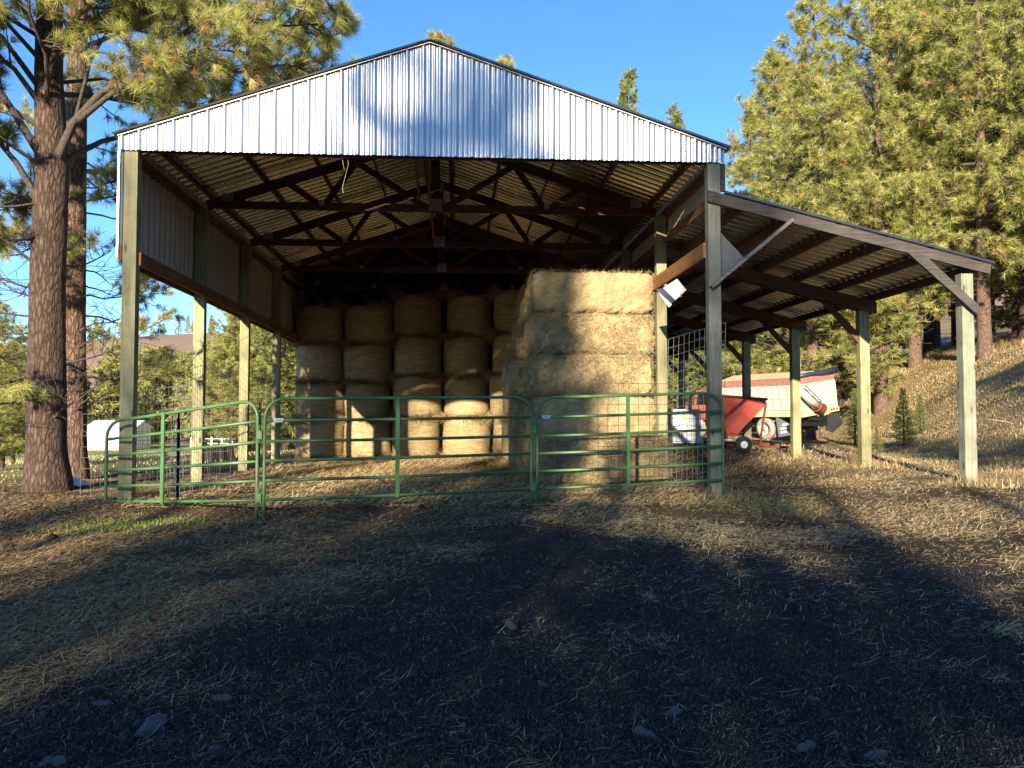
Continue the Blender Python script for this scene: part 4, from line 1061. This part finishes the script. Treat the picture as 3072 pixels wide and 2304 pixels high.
L1.append((P_((-1.8, 1.6, 7.0), (-1.0, 1.9, 7.5), (0, 2.2, 7.8), (1.2, 2.4, 7.8), (2.2, 2.5, 7.7)), .06, True))
L1.append((P_((-1.85, 1.5, 5.2), (-2.1, 1.3, 5.7), (-2.4, 1.2, 6.2), (-2.9, 1.0, 6.5), (-3.6, .9, 6.8)), .07, True))
L1.append((P_((-1.8, 1.5, 4.4), (-2.1, 1.3, 5.0), (-2.5, 1.2, 5.5), (-3.0, 1.1, 5.8)), .06, True))
L1.append((P_((-1.8, 1.5, 5.9), (-2.1, 1.2, 6.4), (-2.5, .9, 6.7), (-3.0, .6, 6.9)), .05, True))
L1.append((P_((-1.85, 1.5, 6.2), (-2.3, 1.2, 6.9), (-2.8, 1.0, 7.3), (-3.5, .9, 7.6)), .05, True))
L1.append((P_((-1.85, 1.5, 6.9), (-1.9, .9, 7.3), (-2.1, .4, 7.5), (-2.3, 0, 7.6)), .05, True))
L1.append((P_((-1.8, 1.4, 7.3), (-1.7, .8, 7.6), (-1.8, .2, 7.5), (-2.0, -.4, 7.3)), .04, True))
L1.append((P_((-1.8, 1.4, 6.6), (-2.0, .8, 6.9), (-2.4, .3, 6.8), (-2.8, .0, 6.6)), .04, True))
L1.append((P_((-1.8, 1.4, 7.6), (-1.2, .8, 7.5), (-.6, .3, 7.35), (-.1, -.2, 7.3)), .04, True))
for a_ in (((-1.85, 1.5, 5.6), (-2.4, 1.2, 6.0), (-3.0, 1.0, 6.2), (-3.8, .9, 6.2)), ((-1.85, 1.4, 7.0), (-2.3, .9, 7.2), (-2.9, .5, 7.1), (-3.5, .2, 7.0)), ((-1.8, 1.4, 5.0), (-2.2, .9, 5.3), (-2.6, .6, 5.3), (-3.1, .4, 5.2)),
           ((-1.3, 1.4, 5.65), (-.9, 1.0, 6.5), (-.5, .8, 7.0), (.0, .6, 7.3)), ((-1.75, 1.7, 6.4), (-1.2, 2.2, 6.7), (-.6, 2.8, 6.6), (.1, 3.2, 6.7))): L1.append((P_(*a_), .035, True))
L1.append((P_((-1.75, 1.5, 6.0), (-1.5, .9, 6.5), (-1.5, .4, 6.9), (-1.3, .0, 7.2)), .04, True))
L1.append((P_((-.85, 1.2, 6.05), (-.4, .8, 6.05), (.1, .6, 5.95), (.5, .5, 6.05)), .035, True))
L1.append((P_((-.3, 2.2, 5.9), (.2, 2.6, 6.4), (.9, 2.9, 6.8), (1.6, 3.0, 7.1)), .035, True))
L1.append((P_((.6, 1.0, 7.05), (1.2, 1.4, 7.4), (1.9, 1.7, 7.5), (2.6, 1.8, 7.3)), .035, True))
L1.append((P_((-1.8, 1.6, 3.4), (-2.2, 1.2, 3.8), (-2.6, 1.0, 4.0), (-3.1, .8, 4.1)), .03, True))
for i in range(16):   # higher live limbs
    z = 6.2 + i * .75 + r_.random() * .4; a = r_.random() * 6.283
    L1.append((curve((-1.8, 1.6, z), (math.cos(a), math.sin(a), .25), 2.9 - i * .07, r_, 6, .3, .10), .055, True))
for i in range(14):   # bare lower limbs
    z = 1.0 + i * .28 + r_.random() * .2; a = r_.choice([math.pi, math.pi * .85, math.pi * 1.15, .3, -.3, 1.2]) + r_.normal(0, .3)
    L1.append((curve((-1.72 + .2 * math.cos(a), 1.6 + .2 * math.sin(a), z), (math.cos(a), math.sin(a), -.1), .7 + .9 * r_.random(), r_, 5, .1, .22), .020, r_.random() < .22))
big_pine('big dark-trunked ponderosa pine at the left edge, nearest the gates', (B1[0], B1[1], z1), path1, rad1, L1, 5, M['bark'], 20, 7, 56)
B2 = np.array([-2.60, 4.5]); z2 = gz(*B2)
path2 = np.array([[-2.6, 4.5, z2 - .3], [-2.6, 4.5, z2], [-2.62, 4.5, .5], [-2.68, 4.5, 3], [-2.70, 4.5, 6], [-2.72, 4.5, 20]]); rad2 = np.array([.34, .29, .245, .225, .20, .05])
L2_ = []
for i in range(16):
    z = 5.6 + i * .8 + r_.random() * .4; a = r_.random() * 6.283
    L2_.append((curve((-2.7, 4.5, z), (math.cos(a), math.sin(a), .1), 2.9 - i * .06, r_, 6, .3, .10), .055, True))
for i in range(26):
    z = 1.2 + i * .20 + r_.random() * .2; a = r_.normal(0, .7) + (0 if r_.random() < .7 else math.pi)
    L2_.append((curve((-2.66 + .18 * math.cos(a), 4.5 + .18 * math.sin(a), z), (math.cos(a), math.sin(a), -.05), .8 + .8 * r_.random(), r_, 5, -.1, .25), .020, r_.random() < .30))
big_pine('slimmer orange-barked ponderosa pine just behind the dark-trunked one', (B2[0], B2[1], z2), path2, rad2, L2_, 8, M['bark_orange'], 14, 6, 44)

# --- pine variants for the slope, the skyline and the trees behind the photographer
def pine_variant(seed, H, Rc, cb, nl, n2, n3, nn, nl_len, nw, barkmat, cols=PINE, wt=PW, sides=14, shape=.62, l2f=.42):
    r = np.random.default_rng(seed); t = thing('pine_tree', 'pine', 'pine tree', (0, 0, 0))
    path = np.array([[0, 0, -.6], [0, 0, 0], [.05, .02, H * .3], [-.04, .05, H * .6], [0, 0, H]]); r0 = .0105 * H + .04
    rad = np.array([r0 * 1.4, r0 * 1.2, r0 * .85, r0 * .5, .02])
    V, F = trunk_mesh(path, rad, r, sides, .06, .4); link_mesh('trunk', V, F, barkmat, t, True, world=False)
    limbs = []
    for i in range(nl):
        f = (i + r.random()) / nl; z = cb * H + (H * .985 - cb * H) * f; a = i * 2.399 + r.normal(0, .4)
        prof = (1 - f) ** shape * (.55 + .45 * min(1, f * 6 + .3)); L = Rc * prof * (.7 + .5 * r.random()) + .25
        limbs.append((curve((0, 0, z), (math.cos(a), math.sin(a), -.15 + .75 * f), L, r, 5, .35, .10), .02 + .012 * L, True))
    lines = []; T = []; Dd = []
    for li in limbs:
        Lm = np.linalg.norm(li[0][-1] - li[0][0]); ln, t_, d_ = limbs_to_tufts([li], r, max(3, int(n2 * Lm / Rc * 1.2)), max(.35, l2f * Lm), n3, .25, .18)
        lines += ln; T.append(t_); Dd.append(d_)
    for i in range(9):
        a = r.random() * 6.28; lines.append((curve((0, 0, cb * H * (.35 + .6 * r.random())), (math.cos(a), math.sin(a), -.1), 1.2 * r.random() + .5, r, 4, 0, .2), .018))
    T = np.concatenate(T); Dd = np.concatenate(Dd)
    V, F = tubes_np(lines, 3); link_mesh('branches', V, F, M['branch'], t, True, world=False)
    V, F, C = needles(T, Dd, nn, nl_len, nw, r, cols, .8, wt); link_mesh('foliage', V, F, M['needles'], t, False, C, world=False)
    return t
VAR = [pine_variant(101, 20, 4.8, .13, 84, 12, 6, 24, .34, .026, M['bark_orange']),
       pine_variant(102, 24, 5.0, .20, 90, 12, 6, 24, .34, .026, M['bark_orange']),
       pine_variant(103, 22, 4.5, .16, 82, 12, 6, 24, .34, .026, M['bark'])]
FIRC = [(.24, .28, .08), (.34, .35, .10), (.43, .41, .14), (.15, .18, .06)]; FW = np.array([3, 3, 2, 2]) / 10.
VAR.append(pine_variant(104, 17, 2.9, .05, 90, 10, 6, 13, .24, .045, M['bark'], FIRC, FW, 10, 1.0))
FAR = [pine_variant(111, 14, 3.0, .05, 50, 5, 3, 8, .55, .16, M['bark'], [(.34, .38, .12), (.46, .46, .15), (.56, .52, .19), (.20, .24, .09), (.48, .46, .16)], np.array([2, 3, 3, 1, 3]) / 12., 6, .9),
       pine_variant(112, 13, 3.2, .10, 44, 5, 3, 8, .6, .18, M['bark'], PINE, PW, 6, .7)]
usedt = set()
def put(v, x, y, H, label, group, rz=None, wide=1., cat=None, zoff=-.1):
    src = v; baseH = src['H']; s = H / baseH
    loc = (x, y, float(Hbase(np.array([x]), np.array([y]))[0]) + zoff); rz = random.uniform(0, 6.28) if rz is None else rz
    if src.name not in usedt:
        usedt.add(src.name); src.location = loc; src.rotation_euler = (0, 0, rz); src.scale = (s * wide, s * wide, s); src['label'] = label; src['group'] = group; o = src
    else: o = dup(src, loc, rz, (s * wide, s * wide, s), label, group)
    if cat: o['category'] = cat
    return o
for v, h in zip(VAR + FAR, (20, 24, 22, 17, 14, 13)): v['H'] = h
gR = 'tall pines on the slope right of the barn'
for k, (v, x, y, H, w) in enumerate([(0, 22.9, 29.5, 19.5, 1.2), (1, 26.8, 30.0, 25, 1.05), (2, 24.5, 38, 24, 1.1), (1, 30.5, 27, 24, 1.0), (0, 31, 34, 26, 1.0), (2, 28.5, 41, 27, 1.), (2, 34.5, 29.5, 25, 1.), (0, 35.5, 40, 27, 1.),
                          (1, 28.5, 48, 26, 1.), (0, 33, 23.0, 20, 1.0), (2, 38, 34, 26, 1.), (3, 25.6, 43, 17, 1.1), (3, 30.5, 38, 16, 1.2), (3, 33.5, 45, 18, 1.2), (3, 27.3, 35.5, 13, 1.2), (3, 36.5, 33, 14, 1.2), (1, 40, 44, 27, 1.1), (3, 39, 39, 17, 1.2), (2, 42, 50, 27, 1)]):
    lab = {0: 'nearest tall pine on the slope, its narrow top left of the others against the sky', 1: 'tall thick pine on the slope whose orange trunk stands right of the third lean-to post'}.get(k, 'bushy dark fir among the pine trunks on the upper slope' if v == 3 else 'tall sunlit pine in the stand on the upper slope')
    put(VAR[v], x, y, H, lab, None if k < 2 else (gR if v != 3 else 'dark firs among the slope pines'), wide=w)
gM = 'trees seen under the lean-to roof behind the truck'
for v, x, y, H, w in [(3, 21.0, 44, 13, 1.3), (3, 17.5, 47, 12, 1.3), (0, 24, 52, 20, 1.1), (3, 14.0, 45, 12, 1.4), (3, 23.5, 40, 11, 1.3), (2, 19, 56, 19, 1.1), (3, 11.5, 50, 13, 1.3), (1, 15, 60, 20, 1.1), (3, 26.5, 50, 15, 1.2), (3, 12.8, 38, 9, 1.3), (3, 19.2, 40.5, 9, 1.3), (3, 15.8, 41, 8, 1.3)]:
    put(VAR[v], x, y, H, 'conifer behind the parked truck, seen under the lean-to roof', gM, wide=w)
for v, x, y, ztop, lab in [(3, 16.0, 42, 24.4, 'pointed conifer rising over the right roof slope, the largest of those tops'), (3, 20.2, 45.5, 23.4, 'small conifer top just above the low right end of the roof'), (0, 3.5, 38, 24.6, 'conifer tip showing right beside the roof peak'), (2, 7.6, 42.5, 25.4, 'conifer tip above the roof, right of the peak')]:
    g_ = float(Hbase(np.array([x]), np.array([y]))[0]); put(VAR[v], x, y, ztop - g_, lab, None, wide=.85)
# saplings on the bank
for k, (x, y, H, lab) in enumerate([(20.2, 16.2, 2.0, 'leafy pine sapling in shade on the bank, left of the third lean-to post'), (20.9, 8.8, 1.25, 'small bright pine sapling on the bank at the right edge'), (21.6, 22.5, 2.4, 'dark pine sapling beside the truck tailgate'), (21.4, 17.2, 1.4, 'low pine sapling on the bank above the leafy one'), (17.8, 13.5, .9, 'lowest green sapling at the foot of the bank')]):
    o = put(VAR[3], x, y, H, lab, None, wide=1.4, cat='sapling', zoff=0.05); o.name = 'pine_sapling'
# far left hill forest
gF = 'conifers on the far hillside left of the barn'
rr_ = random.Random(4)
def camxy(px, D):   # direction fan from the yard, used only to spread the wood over the hillside
    a = (px - 1106) / 1764.; c, s = math.cos(.0669), math.sin(.0669); return 4.6 + D * (a * c + s), -11.45 + D * (-a * s + c)
for i in range(120):
    px = rr_.uniform(228, 640); t = (px - 228) / 412
    D = rr_.uniform(105, 175 + 70 * t); x, y = camxy(px, D)
    put(FAR[i % 2], x, y, rr_.uniform(8.5, 12) + 3.5 * t, 'conifer in the wood on the far hillside left of the barn', gF, wide=rr_.uniform(1.05, 1.35))
for i in range(14):
    px = rr_.uniform(500, 640); D = rr_.uniform(62, 95); x, y = camxy(px, D)
    put(VAR[(0, 3, 2)[i % 3]], x, y, rr_.uniform(12, 15.5) + (px - 500) * .03, 'nearer pine by the meadow, seen between the left barn posts', 'pines at the meadow edge', wide=1.2)
for i in range(26):
    px = rr_.choice([rr_.uniform(215, 300), rr_.uniform(300, 420), rr_.uniform(400, 500), rr_.uniform(-20, 215)]); D = rr_.uniform(335, 372); x, y = camxy(px, D)
    put(FAR[i % 2], x, y, rr_.uniform(4.5, 9.5), 'small conifer on the skyline of the brown hill', 'skyline conifers', wide=1.0)
for i in range(22):
    px = rr_.uniform(-60, 175); D = rr_.uniform(90, 150); x, y = camxy(px, D)
    put(FAR[i % 2] if D > 95 else VAR[3], x, y, rr_.uniform(9, 14), 'conifer across the meadow at the far left', 'conifers across the meadow', wide=1.25)
for k, (px, D, H) in enumerate([(8, 21, 3.3), (-60, 24, 5), (32, 30, 3.2), (-30, 19, 2.4)]):
    x, y = camxy(px, D); put(VAR[0], x, y, H * 1.15, 'young yellow green pine in the grass at the left edge', 'young pines left of the big pine', wide=1.5)
# pines behind the photographer (they throw the long shadows over the yard)
SA = R(15.5); hs = np.array([-math.sin(SA), -math.cos(SA)]); hp = np.array([math.cos(SA), -math.sin(SA)])
def sunpos(p, q): v = hp * p + hs * q; return float(v[0]), float(v[1])
gB = 'pines standing behind the photographer'
for v, p, q, H, w in SHADE if 'SHADE' in globals() else [
        (3, 6.0, 30, 8.6, 1.2), (3, 7.2, 29, 8.2, 1.4), (3, 8.7, 31, 8.3, 1.4), (3, 10.2, 29, 7.6, 1.4), (3, 12.0, 30, 6.2, 1.2), (3, 5.2, 27, 7.3, .9), (3, 7.6, 26.5, 7.2, 1.4), (3, 8.2, 24, 6.6, 1.2), (3, 9.5, 34, 11., .34), (3, 11.4, 36, 11.5, .4), (3, 13.0, 33, 9.5, .4), (3, 6.5, 22, 8.4, .8), (3, 9.3, 27, 7.2, 1.4), (3, 11.5, 26, 6.4, 1.3),
        (3, 1.15, 29, 9.4, .40), (3, 2.75, 28, 9.0, .36),
        (1, 3.7, 48, 21.6, .62), (2, 5.3, 40, 18.6, .42), (0, 4.6, 70, 27.0, .5), (1, 8.3, 64, 26.5, .45), (1, .05, 60, 22.5, .2), (3, 5.0, 26, 12.5, .16), (3, 14.9, 34, 19, .8), (2, 19, 50, 24, 1.), (0, 23.5, 60, 24, 1.), (1, 28, 45, 22, 1.)]:
    x, y = sunpos(p, q); put(VAR[v], x, y, H, 'pine behind the viewer shading the yard', gB, wide=w)

# ------------------------------------------------------------------ distant sheds and fence
def shed(label, px, D, w, d, h, rise, mat, ry=0.):
    x, y = camxy(px, D); z = float(Hbase(np.array([x]), np.array([y]))[0]) - .1
    t = thing('metal_shed', label, 'shed', (x, y, z)); 
    MB().box((0, 0, 0), (w, d, h)).build('walls', mat, t, world=False)
    b = MB(); b.prism([(-.2, -.2, h), (-.2, d + .2, h), (-.2, d / 2, h + rise)], (w + .4, 0, 0)); b.build('roof', mat, t, world=False)
    MB().box((w * .4, -.03, 0), (w * .55, -.005, h * .8)).build('door', M['galv_wire'], t, world=False)
    t.rotation_euler = (0, 0, ry)
shed('long low white metal shed in the meadow between the pines and the first barn post', 188, 84, 5.0, 3.6, 2.3, .8, M['shed_metal'], -.12)
shed('small blue-grey roofed shed beyond the meadow, behind the left gate', 432, 120, 2.6, 2.4, 1.9, .6, M['blue_metal'], .1)
fz = thing('rail_fence', 'pale rail fence far across the meadow behind the left gate', 'fence', (*camxy(440, 88), 0))
b = MB(); c2 = MB()
pa, pb = camxy(415, 90), camxy(1000, 84)
for i in range(26):
    t0 = i / 25; x = pa[0] + (pb[0] - pa[0]) * t0; y = pa[1] + (pb[1] - pa[1]) * t0; z = float(Hbase(np.array([x]), np.array([y]))[0]); MB().box((x - .07, y - .07, z - .3), (x + .07, y + .07, z + 1.2)).build('fence_post', M['white_paint'], fz)
    if i:
        for h in (.5, 1.0): c2.bar((xo, yo, zo + h), (x, y, z + h), .04, .06)
    xo, yo, zo = x, y, z
c2.build('fence_rails', M['white_paint'], fz)

# ------------------------------------------------------------------ camera, light, sky
cam = bpy.data.cameras.new('camera'); co = bpy.data.objects.new('camera', cam); COL.objects.link(co); scene.camera = co
cam.sensor_width = 36; cam.lens = 36 * 1764.1 / 2212; cam.clip_end = 3000; cam.clip_start = .05
co.location = (4.609, -11.452, 1.1155)
co.rotation_euler = (math.pi / 2 + .0416, 0, -.0669)
EL = R(15.5)
sun = bpy.data.lights.new('sun', 'SUN'); sun.energy = 4.9; sun.angle = R(.53); sun.color = (1, .87, .68)
so = bpy.data.objects.new('sun', sun); COL.objects.link(so)
sd = Vector((-math.sin(SA) * math.cos(EL), -math.cos(SA) * math.cos(EL), math.sin(EL)))
so.rotation_euler = sd.to_track_quat('Z', 'Y').to_euler(); so.location = (-10, -20, 30)
w = bpy.data.worlds.new('World'); scene.world = w; w.use_nodes = True; nt = w.node_tree; nt.nodes.clear()
sk_ = nt.nodes.new('ShaderNodeTexSky'); sk_.sky_type = 'NISHITA'; sk_.sun_disc = False; sk_.sun_elevation = EL; sk_.sun_rotation = math.pi + SA
sk_.altitude = 2400; sk_.air_density = 1.05; sk_.dust_density = .05; sk_.ozone_density = 3.6
bg = nt.nodes.new('ShaderNodeBackground'); bg.inputs[1].default_value = .10; ou = nt.nodes.new('ShaderNodeOutputWorld')
hsv = nt.nodes.new('ShaderNodeHueSaturation'); hsv.inputs['Saturation'].default_value = 1.12; nt.links.new(sk_.outputs[0], hsv.inputs['Color']); nt.links.new(hsv.outputs[0], bg.inputs[0]); nt.links.new(bg.outputs[0], ou.inputs[0])
scene.view_settings.view_transform = 'Standard'; scene.view_settings.look = 'None'; scene.view_settings.gamma = 1; scene.view_settings.exposure = 1.65
scene.render.engine = 'CYCLES'
scene.cycles.max_bounces = 6; scene.cycles.diffuse_bounces = 3; scene.cycles.transparent_max_bounces = 8
